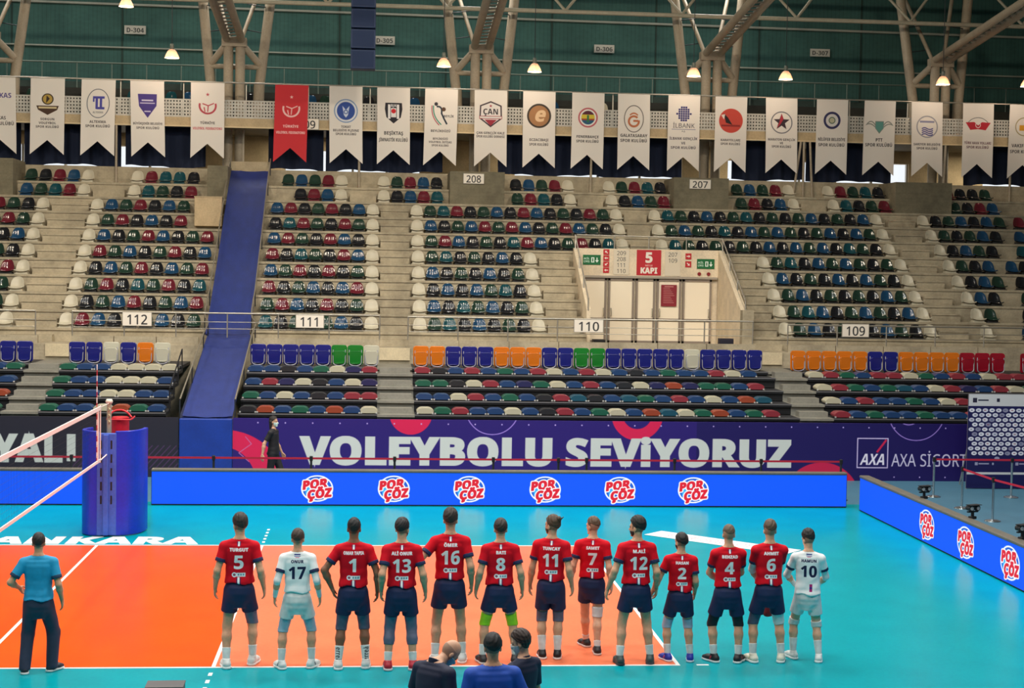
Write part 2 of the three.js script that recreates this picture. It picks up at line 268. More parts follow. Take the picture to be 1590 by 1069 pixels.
// ---------------------------------------------------------------- entrance portal with doors and signs
{
  const o = thing('entrance_portal', 'cream entrance portal with doors and red gate 5 sign', 'entrance');
  const cream = M(0xf6e4c6, 0.7, { map: dirtTex });
  mesh('door_wall', b2(11.2, 16.0, 2.9, 5.2, -25.1, -24.9), cream, o);
  mesh('header', b2(11.2, 16.0, 5.0, 5.88, -24.9, -24.8), cream, o);
  const side = (x0, x1, col) => { const s = new THREE.Shape([[-24.8, 2.9], [-21.5, 2.9], [-21.5, 4.05], [-24.8, 5.88]].map(p => new THREE.Vector2(-p[0], p[1]))); const g = new THREE.ExtrudeGeometry(s, { depth: x1 - x0, bevelEnabled: false }); g.rotateY(Math.PI / 2); g.translate(x0, 0, 0); return mesh('side_wall', g, col, o); };
  side(15.82, 16.0, cream); side(11.2, 11.32, cream);
  mesh('end_post', b2(15.8, 16.14, 2.9, 4.08, -21.5, -21.2), concrete, o);
  mesh('header_trim', b2(11.34, 15.8, 4.96, 5.03, -24.82, -24.74), M(0xa89e90, 0.5), o);
  // doors: framed leaves, each with upper and lower panel
  const frame = M(0x93867a, 0.5), leaf = M(0xfff2da, 0.55);
  const xs = [11.45, 12.3, 13.18, 13.85, 14.68, 15.66];
  for (let i = 0; i < 5; i++) {
    const a = xs[i] + 0.03, b = xs[i + 1] - 0.03, d = new THREE.Group(); d.name = 'door'; o.add(d);
    mesh('door_frame', [b2(a, a + 0.06, 2.92, 4.95, -24.88, -24.8), b2(b - 0.06, b, 2.92, 4.95, -24.88, -24.8), b2(a, b, 4.88, 4.95, -24.88, -24.8), b2(a, b, 3.62, 3.7, -24.88, -24.8), b2(a, b, 2.92, 2.99, -24.88, -24.8)], frame, d);
    mesh('panel', b2(a + 0.06, b - 0.06, 3.7, 4.88, -24.89, -24.84), leaf, d); mesh('panel', b2(a + 0.06, b - 0.06, 2.99, 3.62, -24.89, -24.84), leaf, d);
    const hx = i % 2 ? a + 0.09 : b - 0.09; mesh('handle', tube([V(hx, 3.76, -24.8), V(hx, 3.76, -24.74), V(hx, 4.0, -24.74), V(hx, 4.0, -24.8)], 0.014, false, 12), steel, d);
  }
  // flat print on the header
  const gate = canvas(200, 204, (x, w, h) => { x.fillStyle = '#c0222f'; x.fillRect(0, 0, w, h); fitText(x, '5', w / 2, 62, 0, 112, '#f4ece0', 'bold', 6); fitText(x, "NO'LU", w / 2, 124, 0, 20, '#f0c8c0'); fitText(x, 'KAPI', w / 2, 166, 170, 62, '#f6eee2', 'bold', 4); });
  printPlane('gate_sign', 0.78, 0.8, gate, o, [13.6, 5.46, -24.79]);
  const exit = canvas(180, 96, (x, w, h) => { x.fillStyle = '#0f6b3a'; x.fillRect(0, 0, w, h); fitText(x, 'ACİL', 38, 36, 58, 26, '#d9f0e0'); fitText(x, 'ÇIKIŞ', 38, 64, 60, 24, '#d9f0e0'); x.fillStyle = '#eaf6ee'; x.fillRect(84, 24, 32, 50); x.fillStyle = '#0f6b3a'; x.fillRect(94, 32, 12, 34); x.fillStyle = '#eaf6ee'; x.fillRect(138, 26, 10, 34); x.beginPath(); x.moveTo(124, 52); x.lineTo(162, 52); x.lineTo(143, 76); x.fill(); });
  printPlane('exit_sign', 0.56, 0.31, exit, o, [11.78, 5.52, -24.78]); printPlane('exit_sign', 0.56, 0.31, exit, o, [15.42, 5.45, -24.78]);
  const numb = (lines) => canvas(128, 200, (x, w, h) => { x.fillStyle = '#e2d6c0'; x.fillRect(0, 0, w, h); lines.forEach((s, i) => fitText(x, s, w / 2, 28 + i * 48, 0, 46, '#3a3a3c', 'normal')); });
  printPlane('number_panel', 0.5, 0.78, numb(['209', '208', '111', '110']), o, [12.72, 5.46, -24.785]);
  printPlane('number_panel', 0.5, 0.78, numb(['207', '109', '', '']), o, [14.36, 5.44, -24.785]);
  const arrow = (ang) => canvas(64, 64, (x) => { x.fillStyle = '#c4242e'; x.fillRect(0, 0, 64, 64); x.translate(32, 32); x.rotate(ang); x.fillStyle = '#f6e6dc'; x.fillRect(-20, -5, 24, 10); x.beginPath(); x.moveTo(2, -16); x.lineTo(22, 0); x.lineTo(2, 16); x.fill(); });
  [Math.PI * 1.25, Math.PI, Math.PI * 0.75, Math.PI].forEach((a, i) => printPlane('arrow_sign', 0.19, 0.17, arrow(a), o, [12.24, 5.77 - i * 0.19, -24.785]));
  [0, Math.PI / 4].forEach((a, i) => printPlane('arrow_sign', 0.19, 0.19, arrow(a), o, [14.86, 5.68 - i * 0.25, -24.785]));
  for (const x of [15.22, 15.52]) mesh('alarm_button', (() => { const g = new THREE.CylinderGeometry(0.055, 0.06, 0.04, 14); g.rotateX(Math.PI / 2); g.translate(x, 5.13, -24.78); return g; })(), M(0x8e1f26, 0.4), o);
  const poster = canvas(96, 132, (x, w, h) => { x.fillStyle = '#8e2030'; x.fillRect(0, 0, w, h); x.fillStyle = '#c98a86'; for (let i = 0; i < 9; i++) x.fillRect(14, 20 + i * 11, 40 + (i * 37) % 30, 3); x.fillRect(20, 8, 56, 6); });
  printPlane('door_poster', 0.5, 0.68, poster, o, [14.26, 4.43, -24.79]);
  // guard rails round the top
  const r = 0.022;
  mesh('guard_rail', [bar(V(11.3, 6.3, -24.85), V(15.95, 6.25, -24.85), r), bar(V(15.95, 6.25, -24.85), V(15.95, 4.35, -21.5), r), bar(V(11.25, 6.3, -24.85), V(11.25, 4.35, -21.5), r), ...[0, 0.33, 0.66, 1].map(t => bar(V(15.95, 5.7 - 1.7 * t, -24.7 + 3.2 * t), V(15.95, 6.2 - 1.85 * t, -24.8 + 3.28 * t), r)), ...[0, 0.33, 0.66, 1].map(t => bar(V(11.25, 5.7 - 1.7 * t, -24.7 + 3.2 * t), V(11.25, 6.25 - 1.88 * t, -24.8 + 3.28 * t), r)), ...[12.5, 13.6, 14.8].map(x => bar(V(x, 5.85, -24.85), V(x, 6.28, -24.85), r))], steel, o);
}
tag(mesh('equipment_case', [rb(0.34, 0.26, 0.4, 11.5, 3.03, -21.0, 0.02), b2(11.33, 11.67, 3.16, 3.175, -21.2, -20.8)], M(0x26262a, 0.6)), 'black case on the walkway beside the portal, left side', 'case');
tag(mesh('equipment_case', [rb(0.42, 0.3, 0.3, 15.4, 3.06, -21.6, 0.02), b2(15.19, 15.61, 3.21, 3.225, -21.75, -21.45)], M(0x1d1c30, 0.6)), 'dark case on the walkway beside the portal, right side', 'case');

// ---------------------------------------------------------------- front railings with block numbers
function railing(x0, x1, y, posts, label) {
  const o = thing('front_railing', label, 'railing', [0, 0, 0], 0, 'steel railings along the front of the stand'), z = -20.23;
  mesh('top_rail', bar(V(x0, y, z), V(x1, y, z), 0.026), steel, o);
  for (const f of [0.36, 0.64]) mesh('middle_rail', bar(V(x0, 3.12 + (y - 3.12) * f, z), V(x1, 3.12 + (y - 3.12) * f, z), 0.012, 0.012, 6), steel, o);
  for (let i = 0; i <= posts; i++) { const x = x0 + (x1 - x0) * i / posts; mesh('post', bar(V(x, 3.122, z), V(x, y, z), 0.02), steel, o); }
}
railing(-17, -4.38, 3.8, 9, 'steel front railing at the left edge of the stand');
railing(-3.38, 5.14, 3.8, 6, 'steel front railing crossing below the ramp, signs 112 and 111');
railing(5.94, 15.88, 3.78, 7, 'steel front railing before the doors carrying sign 110');
railing(16.91, 33, 3.7, 11, 'steel front railing at right carrying sign 109');
const numSign = s => canvas(128, 62, (x, w, h) => { x.fillStyle = '#efe6d8'; x.fillRect(0, 0, w, h); x.strokeStyle = '#8a8478'; x.lineWidth = 3; x.strokeRect(1, 1, w - 2, h - 2); fitText(x, s, w / 2, h / 2 + 3, 0, 56, '#2c2c2e', 'normal', 1.5); });
for (const [s, x0, x1, y0, y1] of [['112', -2.01, -1.19, 3.41, 3.81], ['111', 2.78, 3.58, 3.42, 3.8], ['110', 10.66, 11.52, 3.4, 3.78], ['109', 18.49, 19.3, 3.37, 3.76]])
  tag(printPlane('block_number_sign', x1 - x0, y1 - y0, numSign(s), scene, [(x0 + x1) / 2, (y0 + y1) / 2, -20.18], { t: 0.03 }), `white plate numbered ${s} on the front railing, ${{ 112: 'left of the ramp', 111: 'right of the ramp', 110: 'before the portal', 109: 'right of the portal' }[s]}`, 'sign', 'block number plates');
tag(printPlane('block_number_sign', 0.69, 0.34, numSign('208'), scene, [8.17, 8.12, -27.18], { t: 0.03 }), 'white plate numbered 208 on the concrete block near the middle', 'sign', 'block number plates');
tag(printPlane('block_number_sign', 0.73, 0.32, numSign('207'), scene, [15.68, 8.1, -27.18], { t: 0.03 }), 'white plate numbered 207 on the concrete block above the portal', 'sign', 'block number plates');
tag(printPlane('block_number_sign', 0.82, 0.38, numSign('209'), scene, [2.66, 9.92, -28.945], { t: 0.02 }), 'white plate numbered 209 half hidden behind the red banner', 'sign', 'block number plates');

// ---------------------------------------------------------------- blue covered ramp down the stand
{
  const o = thing('covered_ramp', 'long blue tarpaulin ramp running down the stand', 'ramp');
  const path = [[-28.5, 8.3], [-27.2, 7.48], [-24, 5.25], [-21.2, 3.42], [-20.7, 3.2], [-20.1, 3.08], [-17, 2.25], [-14.07, 1.48]];
  const nx = 9, pos = [], idx = [], uv = [], P = [];
  for (let i = 0; i < path.length - 1; i++) for (let k = 0; k < 8; k++) { const t = k / 8; P.push([path[i][0] + (path[i + 1][0] - path[i][0]) * t, path[i][1] + (path[i + 1][1] - path[i][1]) * t]); } P.push(path[path.length - 1]);
  const half = i => { const z = P[i][0]; return z > -20.7 ? 0.6 : 0.62; };
  for (let s = 0; s < 2; s++) P.forEach(([z, y], i) => { for (let j = 0; j < nx; j++) { const u = j / (nx - 1) * 2 - 1; const cx = z > -20.7 ? 0.98 - (z + 14) * -0.012 : 0.84; pos.push(cx + u * half(i), y + 0.03 * (N16(i * 0.07, j * 0.1) - 0.5) - 0.03 * (1 - u * u) - s * 0.04, z); uv.push(u, z); } });
  const n = P.length, id = (s, i, j) => s * n * nx + i * nx + j;
  for (let i = 0; i < n - 1; i++) for (let j = 0; j < nx - 1; j++) { idx.push(id(0, i, j), id(0, i + 1, j), id(0, i + 1, j + 1), id(0, i, j), id(0, i + 1, j + 1), id(0, i, j + 1), id(1, i, j), id(1, i + 1, j + 1), id(1, i + 1, j), id(1, i, j), id(1, i, j + 1), id(1, i + 1, j + 1)); }
  const g = new THREE.BufferGeometry(); g.setAttribute('position', new THREE.Float32BufferAttribute(pos, 3)); g.setAttribute('uv', new THREE.Float32BufferAttribute(uv, 2)); g.setIndex(idx); g.computeVertexNormals();
  put('tarpaulin', g, M(0x233680, 0.55, { map: dirtTex }), o);
  mesh('frame_slab', (() => { const s = new THREE.Shape([...P.map(p => new THREE.Vector2(-p[0], p[1] - 0.06)), ...[...P].reverse().map(p => new THREE.Vector2(-p[0], p[1] - 0.22))]); const e = new THREE.ExtrudeGeometry(s, { depth: 1.1, bevelEnabled: false }); e.rotateY(Math.PI / 2); e.translate(0.3, 0, 0); return e; })(), M(0x232a4a, 0.7), o);
  mesh('head_board', b2(0.2, 1.45, 8.25, 8.6, -28.75, -28.6), M(0xb9a888, 0.7, { map: dirtTex }), o);
  for (const sx of [-0.66, 0.66]) {
    const pts = P.filter((_, i) => i % 7 === 0).map(([z, y]) => V((z > -20.7 ? 0.98 : 0.84) + sx, y + 0.4, z));
    mesh('handrail', tube(pts, 0.022, false, 60), M(0x8d8676, 0.5, { metalness: 0.4 }), o);
    for (const p of pts) mesh('baluster', bar(V(p.x, p.y - 0.55, p.z), p, 0.018, 0.018, 6), darkSteel, o);
  }
}
// ---------------------------------------------------------------- telescopic stand: decks, steps, folded seats, upright shells
const TZ = k => -15.2 - 0.85 * k, TH = k => 1.5 + 0.285 * k;
const tblocks = [[-9.4, -4.1, 'A'], [-3.2, -0.12, 'B'], [1.64, 5.08, 'C'], [6.02, 15.86, 'D'], [16.74, 26.2, 'E']];
{
  const o = thing('telescopic_stand', 'dark telescopic stand of four decks with grey steps', 'grandstand');
  const deckM = M(0x2a2b30, 0.6, { map: dirtTex }), nose = M(0x77777a, 0.45, { metalness: 0.5 }), stepM = M(0x8c8a80, 0.6, { map: dirtTex });
  for (let k = 0; k < 5; k++) {
    const y = k < 4 ? TH(k) - 0.02 : 2.45, z1 = TZ(k) + 0.3, z0 = k < 4 ? TZ(k) - 0.6 : -20.1;
    for (const [a, b] of tblocks) { mesh('deck', b2(a, b, y - 0.08, y, z0, z1), deckM, o); mesh('nosing', b2(a, b, y - 0.03, y + 0.006, z1, z1 + 0.03), nose, o); mesh('riser', b2(a, b, (k ? TH(k - 1) : 0.02) + 0.0, y - 0.08, z1 - 0.1, z1 - 0.06), black, o); }
    for (const [a, b] of [[-4.1, -3.2], [5.08, 6.02], [15.86, 16.74]]) {
      mesh('step', b2(a, b, y - 0.06, y, z0, z1 + 0.05), stepM, o); mesh('step_riser', b2(a, b, (k ? TH(k - 1) - 0.05 : 0.02), y - 0.06, z1 - 0.12, z1 - 0.04), stepM, o);
      if (k < 4) mesh('half_step', b2(a + 0.06, b - 0.06, y, y + 0.14, z1 - 0.65, z1 - 0.3), stepM, o);
    }
  }
  for (const [a, b] of [[-4.08, -3.25], [5.1, 6.0], [15.88, 16.72]]) mesh('landing_panel', b2(a, b, 2.55, 2.9, -20.1, -20.05), M(0xd8c9a8, 0.7, { map: dirtTex }), o);
  for (const x of [-0.07]) { const pts = [0, 1, 2, 3].map(k => V(x, TH(k) + 0.55, TZ(k))); mesh('side_rail', [tube(pts, 0.02, false, 20), ...pts.map(p => bar(V(p.x, p.y - 0.55, p.z), p, 0.018, 0.018, 6))], black, o); }
}
const FC = { b: [pl(0x213f6b, 0.35), 'blue'], n: [pl(0x272853, 0.35), 'navy'], g: [pl(0x1f5a47, 0.35), 'green'], w: [pl(0xb6b29b, 0.4), 'cream'], r: [pl(0x87303b, 0.35), 'red'], o: [pl(0x93432c, 0.35), 'orange'], k: [pl(0x242529, 0.4), 'black'], t: [pl(0x1f4f63, 0.35), 'teal'] };
const foldG = (() => { const s = new THREE.Shape(); s.moveTo(-0.17, 0); s.lineTo(0.17, 0); s.quadraticCurveTo(0.215, 0.03, 0.205, 0.07); s.quadraticCurveTo(0.16, 0.135, 0.08, 0.14); s.lineTo(-0.08, 0.14); s.quadraticCurveTo(-0.16, 0.135, -0.205, 0.07); s.quadraticCurveTo(-0.215, 0.03, -0.17, 0); const g = new THREE.ExtrudeGeometry(s, { depth: 0.36, bevelEnabled: true, bevelSize: 0.008, bevelThickness: 0.02, bevelSegments: 1, curveSegments: 3 }); g.translate(0, 0.012, -0.18); return uvm(flat(g)); })();
const bracketG = uvm(mergeGeometries([-0.19, 0.19].map(x => b2(x - 0.02, x + 0.02, 0, 0.035, 0.19, 0.215))));
const bracketM = M(0xd6d6d2, 0.4, { metalness: 0.4 });
const FOLD = {
  A: ['gbobgbog', 'obgbgobg', 'bgbbgbbb', 'gbbgbgbb'], B: ['gbbwgbb', 'gbbwwbb', 'gbbwwwb', 'gbbwwww'],
  C: ['kobgbobw', 'gbwbkbrr', 'brnwkbwn', 'bbkbgwnr'],
  D: ['wgrbbwbkrbgwbotwgobgr', 'bbwrbgbkrtkbtgbrbwbot', 'ggkwrbngwbrbkwnonggbr', 'rkbrbgbrwbrwbkbgbbrwb'],
  E: ['rbgbbgbbrwrbgbrwrbg', 'wbrbbgbwrrgbwrbgbrw', 'wrgbgtbwrnbrwgbrwbg', 'wrgbrrwgbrbwrrbgrwb'] };
FOLD.B[0] = 'gbbwogb';
const blockWord = { A: 'block at left edge', B: 'block left of the ramp', C: 'block right of the ramp', D: 'middle block', E: 'block at right' };
const rowT = ['lowest', 'second', 'third', 'highest'];
const fx0 = { A: -4.35, B: -2.98, C: 1.88, D: 6.28, E: 16.98 }, fp = { A: -0.437, B: 0.437, C: 0.428, D: 0.4428, E: 0.4428 };
for (const key of Object.keys(FOLD)) for (let k = 0; k < 4; k++) [...FOLD[key][k]].forEach((c, i) => {
  const side = key === 'A' ? 'right' : 'left';
  const o = thing('folded_seat', `${FC[c][1]} folded seat, ${ORD[i]} from ${side}, ${rowT[k]} telescopic row, ${blockWord[key]}`, 'seat', [fx0[key] + fp[key] * i, TH(k), TZ(k) + 0.1], 0, 'folded seats of the telescopic stand');
  put('folded_shell', foldG, FC[c][0], o); put('bracket', bracketG, bracketM, o);
});
// upright chairs with tubular frames, back row of the telescopic stand
const UC = { b: [pl(0x1e2274, 0.25), 'blue'], g: [pl(0x1b7429, 0.25), 'green'], o: [pl(0xcc6f1b, 0.25), 'orange'], w: [pl(0xbcbaa8, 0.35), 'white'], r: [pl(0x941428, 0.25), 'red'] };
function panelGeo(w, h, t, curve) {
  const s = new THREE.Shape(), r = 0.08, a = w / 2; s.moveTo(-a * 0.94 + r, 0); s.lineTo(a * 0.94 - r, 0); s.quadraticCurveTo(a * 0.97, 0, a * 0.97, r); s.lineTo(a, h - r); s.quadraticCurveTo(a, h, a - r, h); s.lineTo(-a + r, h); s.quadraticCurveTo(-a, h, -a, h - r); s.lineTo(-a * 0.97, r); s.quadraticCurveTo(-a * 0.97, 0, -a * 0.94 + r, 0);
  const g = new THREE.ExtrudeGeometry(s, { depth: t, bevelEnabled: true, bevelSize: 0.01, bevelThickness: 0.012, bevelSegments: 2, curveSegments: 5 }); const p = g.attributes.position;
  for (let i = 0; i < p.count; i++) { const x = p.getX(i); p.setZ(i, p.getZ(i) + curve * x * x); } g.computeVertexNormals(); return uvm(flat(g));
}
const backG = panelGeo(0.412, 0.54, 0.025, 0.6), panG = (() => { const g = panelGeo(0.34, 0.34, 0.04, -0.5); g.rotateX(0.12); g.translate(0, 0.05, 0.08); return g; })();
const loopG = uvm(tube([V(-0.165, 0.42, 0.11), V(-0.168, 0.2, 0.14), V(-0.15, 0.04, 0.15), V(-0.06, -0.005, 0.155), V(0.06, -0.005, 0.155), V(0.15, 0.04, 0.15), V(0.168, 0.2, 0.14), V(0.165, 0.42, 0.11)], 0.0135, false, 28, 5));
const legG = uvm(mergeGeometries([b2(-0.16, -0.13, -0.03, 0.3, -0.02, 0.03), b2(0.13, 0.16, -0.03, 0.3, -0.02, 0.03)]));
const tubeM = M(0xa6a6b4, 0.35, { metalness: 0.3 });
const shells = [['block at left edge', -4.33 - 6 * 0.44, 0.44, 'bbbbbbb'], ['block left of the ramp', -2.96, 0.452, 'bbwbow'], ['block right of the ramp', 1.86, 0.437, 'bbbbbggw'], ['middle block', 6.27, 0.4428, 'oobbbooobbggbbbbbwbbbb'], ['right block', 16.8, 0.4428, 'ooooobboooorrr.rr']];
for (const [blk, x0, p, s] of shells) [...s].forEach((c, i) => {
  if (c === '.') return;
  const o = thing('upright_chair', `${UC[c][1]} upright chair with tube frame, ${ORD[i]} from left, ${blk}`, 'chair', [x0 + p * i, 2.48, -18.72], 0, 'upright chairs behind the folded rows');
  put('backrest', backG, UC[c][0], o); put('seat_pan', panG, UC[c][0], o); put('frame_tube', loopG, tubeM, o); put('legs', legG, darkSteel, o);
});
// ---------------------------------------------------------------- printed hoardings in front of the telescopic stand
const vinyl = (tex) => new THREE.MeshStandardMaterial({ map: tex, roughness: 0.5 });
{
  const W = 22.4, H = 1.45, x0 = 1.6, S = 2048 / W, X = m => (m - x0) * S, Y = m => (H - m) * S;
  const t = canvas(2048, 133, (x, w, h) => {
    x.fillStyle = '#26106e'; x.fillRect(0, 0, w, h);
    x.fillStyle = '#180858'; x.fillRect(X(13), 0, w, h);
    x.fillStyle = '#d8174f';
    x.beginPath(); x.arc(X(1.4), Y(0.0) + 34, 140, 0, 7); x.fill(); x.fillStyle = '#26106e'; x.beginPath(); x.arc(X(1.3), Y(-0.1), 78, 0, 7); x.fill();
    x.fillStyle = '#d8174f'; x.beginPath(); x.arc(X(5.9), Y(1.6), 48, 0, 7); x.fill();
    x.lineWidth = 26; x.strokeStyle = '#d8174f'; x.beginPath(); x.arc(X(11.5), Y(1.62), 46, 0, 7); x.stroke();
    x.fillStyle = '#c8194c'; x.beginPath(); x.arc(X(16.2), Y(-0.55), 92, 0, 7); x.fill();
    x.strokeStyle = '#a98ce0'; x.lineWidth = 2.2;
    for (const [c, r] of [[7.9, 60], [7.9, 22], [18.6, 66], [18.4, 30]]) { x.beginPath(); x.arc(X(c), Y(1.75), r, 0, 7); x.stroke(); }
    x.strokeStyle = '#c96a9c'; x.lineWidth = 2; x.beginPath(); for (const [a, b] of [[1.9, 1.0], [2.05, 0.82], [1.75, 0.6], [2.0, 0.38]]) x.lineTo(X(a), Y(b)); x.stroke();
    x.fillStyle = '#cdbdf0'; for (let k = 0; k < 31; k++) { x.beginPath(); x.arc(X(2.2 + k * 0.66), 10, 1.8, 0, 7); x.fill(); x.beginPath(); x.arc(X(17.4 + k * 0.66), h - 9, 1.8, 0, 7); x.fill(); }
    const word = (s, a, b) => { x.save(); x.font = 'bold 82px sans-serif'; x.textBaseline = 'alphabetic'; x.textAlign = 'left'; const mw = x.measureText(s).width, tw = X(b) - X(a); x.translate(X(a), Y(0.34)); x.scale(tw / mw, 1); x.lineJoin = 'miter'; x.strokeStyle = x.fillStyle = '#cfd4cf'; x.lineWidth = 6; x.strokeText(s, 0, 0); x.fillText(s, 0, 0); x.restore(); };
    word('VOLEYBOLU', 3.25, 9.45); word('SEViYORUZ', 9.72, 15.4);
    x.strokeStyle = '#d9cdf2'; x.lineWidth = 2.6; x.strokeRect(X(17.1), Y(1.07), X(17.88) - X(17.1), Y(0.33) - Y(1.07));
    x.strokeStyle = '#d01c50'; x.lineWidth = 5; x.beginPath(); x.moveTo(X(17.84), Y(1.04)); x.lineTo(X(17.6), Y(0.72)); x.stroke();
    x.save(); x.font = 'italic bold 36px sans-serif'; x.fillStyle = '#f0ecfa'; x.textAlign = 'center'; x.textBaseline = 'alphabetic'; x.translate(X(17.48), Y(0.4)); x.scale(58 / x.measureText('AXA').width, 1); x.fillText('AXA', 0, 0); x.restore();
    x.save(); x.font = 'normal 40px sans-serif'; x.fillStyle = '#dcd8f0'; x.textBaseline = 'alphabetic'; x.translate(X(17.98), Y(0.37)); x.scale((X(20.15) - X(17.98)) / x.measureText('AXA SİGORTA').width, 1); x.fillText('AXA SİGORTA', 0, 0); x.restore();
  });
  tag(printPlane('hoarding', W, H, t, scene, [x0 + W / 2, H / 2, -14], { t: 0.05, rough: 0.5 }), 'long purple printed hoarding with pale lettering below the stand', 'hoarding');
}
{
  const t = canvas(512, 128, (x, w, h) => { x.fillStyle = '#1c1a2a'; x.fillRect(0, 0, w, h); x.strokeStyle = '#4a2f58'; x.lineWidth = 2; for (let i = 0; i < 22; i++) { x.beginPath(); x.moveTo(w - 250 + i * 14, 110); x.lineTo(w - 200 + i * 14, 60); x.stroke(); }
    x.save(); x.font = 'bold 84px sans-serif'; x.textBaseline = 'alphabetic'; const s = 'GÖZYAL', mw = x.measureText(s).width, k = (512 / 5.2); x.fillStyle = '#c6ccc6'; x.fillRect((4.9 - 2.34) * k, (1.45 - 1.03) * 128 / 1.45, 0.21 * k, 0.66 * 128 / 1.45); x.translate((4.9 - 2.43) * k - 3.5 * k, (1.45 - 0.36) * 128 / 1.45); x.scale(3.5 * k / mw, 0.94); x.fillStyle = x.strokeStyle = '#c6ccc6'; x.lineWidth = 5; x.strokeText(s, 0, 0); x.fillText(s, 0, 0); x.restore(); });
  tag(printPlane('hoarding', 5.2, 1.45, t, scene, [-4.9 + 2.6, 0.725, -14], { t: 0.05 }), 'black printed hoarding with big pale letters behind the net', 'hoarding');
}
tag(mesh('crash_pad', rb(1.27, 1.43, 0.12, 0.955, 0.715, -14, 0.03), M(0x103a9c, 0.5, { map: dirtTex })), 'plain blue upright pad at the foot of the ramp', 'pad');

// ---------------------------------------------------------------- LED perimeter boards
function logo(x, cx, cy, s, sy = 1) {           // round badge with two slanted words
  x.save(); x.translate(cx, cy); x.scale(s, s * sy);
  x.fillStyle = '#1a5fd8'; x.beginPath(); x.ellipse(2, 0, 40, 36, 0, 0, 7); x.fill(); x.strokeStyle = '#ffffff'; x.lineWidth = 4; x.stroke();
  x.fillStyle = '#38b8ff'; x.beginPath(); x.ellipse(-16, 2, 9, 20, 0.5, 0, 7); x.fill();
  x.rotate(-0.12); x.transform(1, 0, -0.18, 1, 0, 0); x.textAlign = 'center'; x.textBaseline = 'middle'; x.lineJoin = 'round'; x.font = 'bold 33px sans-serif';
  for (const [t, a, b] of [['POR', -5, -13], ['ÇÖZ', 9, 15]]) { x.lineWidth = 9; x.strokeStyle = '#ffffff'; x.strokeText(t, a, b); x.lineWidth = 3; x.strokeStyle = x.fillStyle = '#e0102c'; x.strokeText(t, a, b); x.fillText(t, a, b); }
  x.restore();
}
const LEDBLUE = '#0058ff', ledCap = M(0x6a655c, 0.6, { map: dirtTex });
function ledBoard(label, len, logos, pos, turn, sx = 1) {
  const o = thing('led_board', label, 'LED board', pos, turn, 'LED boards around the court'), H = 0.75, S = 2048 / Math.max(len, 9);
  const t = canvas(Math.round(len * S), Math.round(H * S), (x, w, h) => { x.fillStyle = LEDBLUE; x.fillRect(0, 0, w, h); for (const m of logos) { x.save(); x.translate(m * S, h / 2); x.scale(sx, 1); logo(x, 0, 0, 0.0082 * S, 1); x.restore(); } });
  const g = new THREE.PlaneGeometry(len - 0.02, H - 0.06); g.translate(len / 2, H / 2 + 0.0, 0.062);
  put('screen', g, new THREE.MeshStandardMaterial({ color: 0x020203, roughness: 0.7, emissive: 0xffffff, emissiveMap: t, emissiveIntensity: 1.0 }), o);
  mesh('cabinet', b2(0, len, 0.01, H - 0.03, -0.1, 0.06), black, o);
  mesh('padded_cap', rb(len, 0.06, 0.22, len / 2, H - 0.0, -0.03, 0.02), ledCap, o);
  for (let x = 0.4; x < len; x += 1.6) mesh('rear_foot', [b2(x, x + 0.05, 0, 0.04, -0.5, 0), bar(V(x + 0.025, 0.03, -0.48), V(x + 0.025, 0.6, -0.1), 0.015, 0.015, 6)], darkSteel, o);
  const l = new THREE.RectAreaLight(0x1f5fff, 0.25, len - 0.02, H - 0.1); l.position.set(len / 2, H / 2, 0.09); l.rotation.y = Math.PI; o.add(l);
}
ledBoard('long blue LED board with six round logos behind the players', 15.15, [3.777, 5.422, 7.053, 8.711, 10.356, 11.985].map(v => v - 0.29), [0.29, 0.004, -9.45], 0, 1);
ledBoard('blue LED board at left behind the net', 11.9, [], [-12.95, 0.004, -9.4], 0);
ledBoard('blue LED board running toward the camera at right', 18, [4.2, 6.2, 8.2, 10.2, 12.2].map(v => v), [15.66, 0.004, -8.97], -Math.PI / 2, 1.18);
// clamp cameras on the right-hand board
[[-5.55, 'farthest'], [-3.02, 'middle'], [-0.8, 'nearest']].forEach(([z, w]) => {
  const o = thing('clamp_spotlight', `small black clamp spotlight on the right LED board, ${w} of three`, 'spotlight', [15.82, 0.765, z], 0.4, 'clamp spotlights on the LED board');
  mesh('clamp', [rb(0.12, 0.05, 0.1, 0, 0.025, 0, 0.01), b2(-0.02, 0.02, 0.03, 0.12, -0.02, 0.02)], black, o);
  mesh('yoke', b2(-0.12, 0.12, 0.12, 0.145, -0.02, 0.02), black, o);
  for (const s of [-0.075, 0.075]) { const h = mesh('lamp_head', (() => { const g = new THREE.CylinderGeometry(0.055, 0.045, 0.12, 14); g.rotateX(Math.PI / 2); g.translate(s, 0.2, 0); return g; })(), black, o); mesh('lens', (() => { const g = new THREE.CylinderGeometry(0.035, 0.035, 0.01, 12); g.rotateX(Math.PI / 2); g.translate(s, 0.2, 0.064); return g; })(), M(0xb8b8bc, 0.2), h); }
  mesh('barn_door', b2(-0.13, 0.13, 0.255, 0.265, -0.04, 0.1), black, o);
});
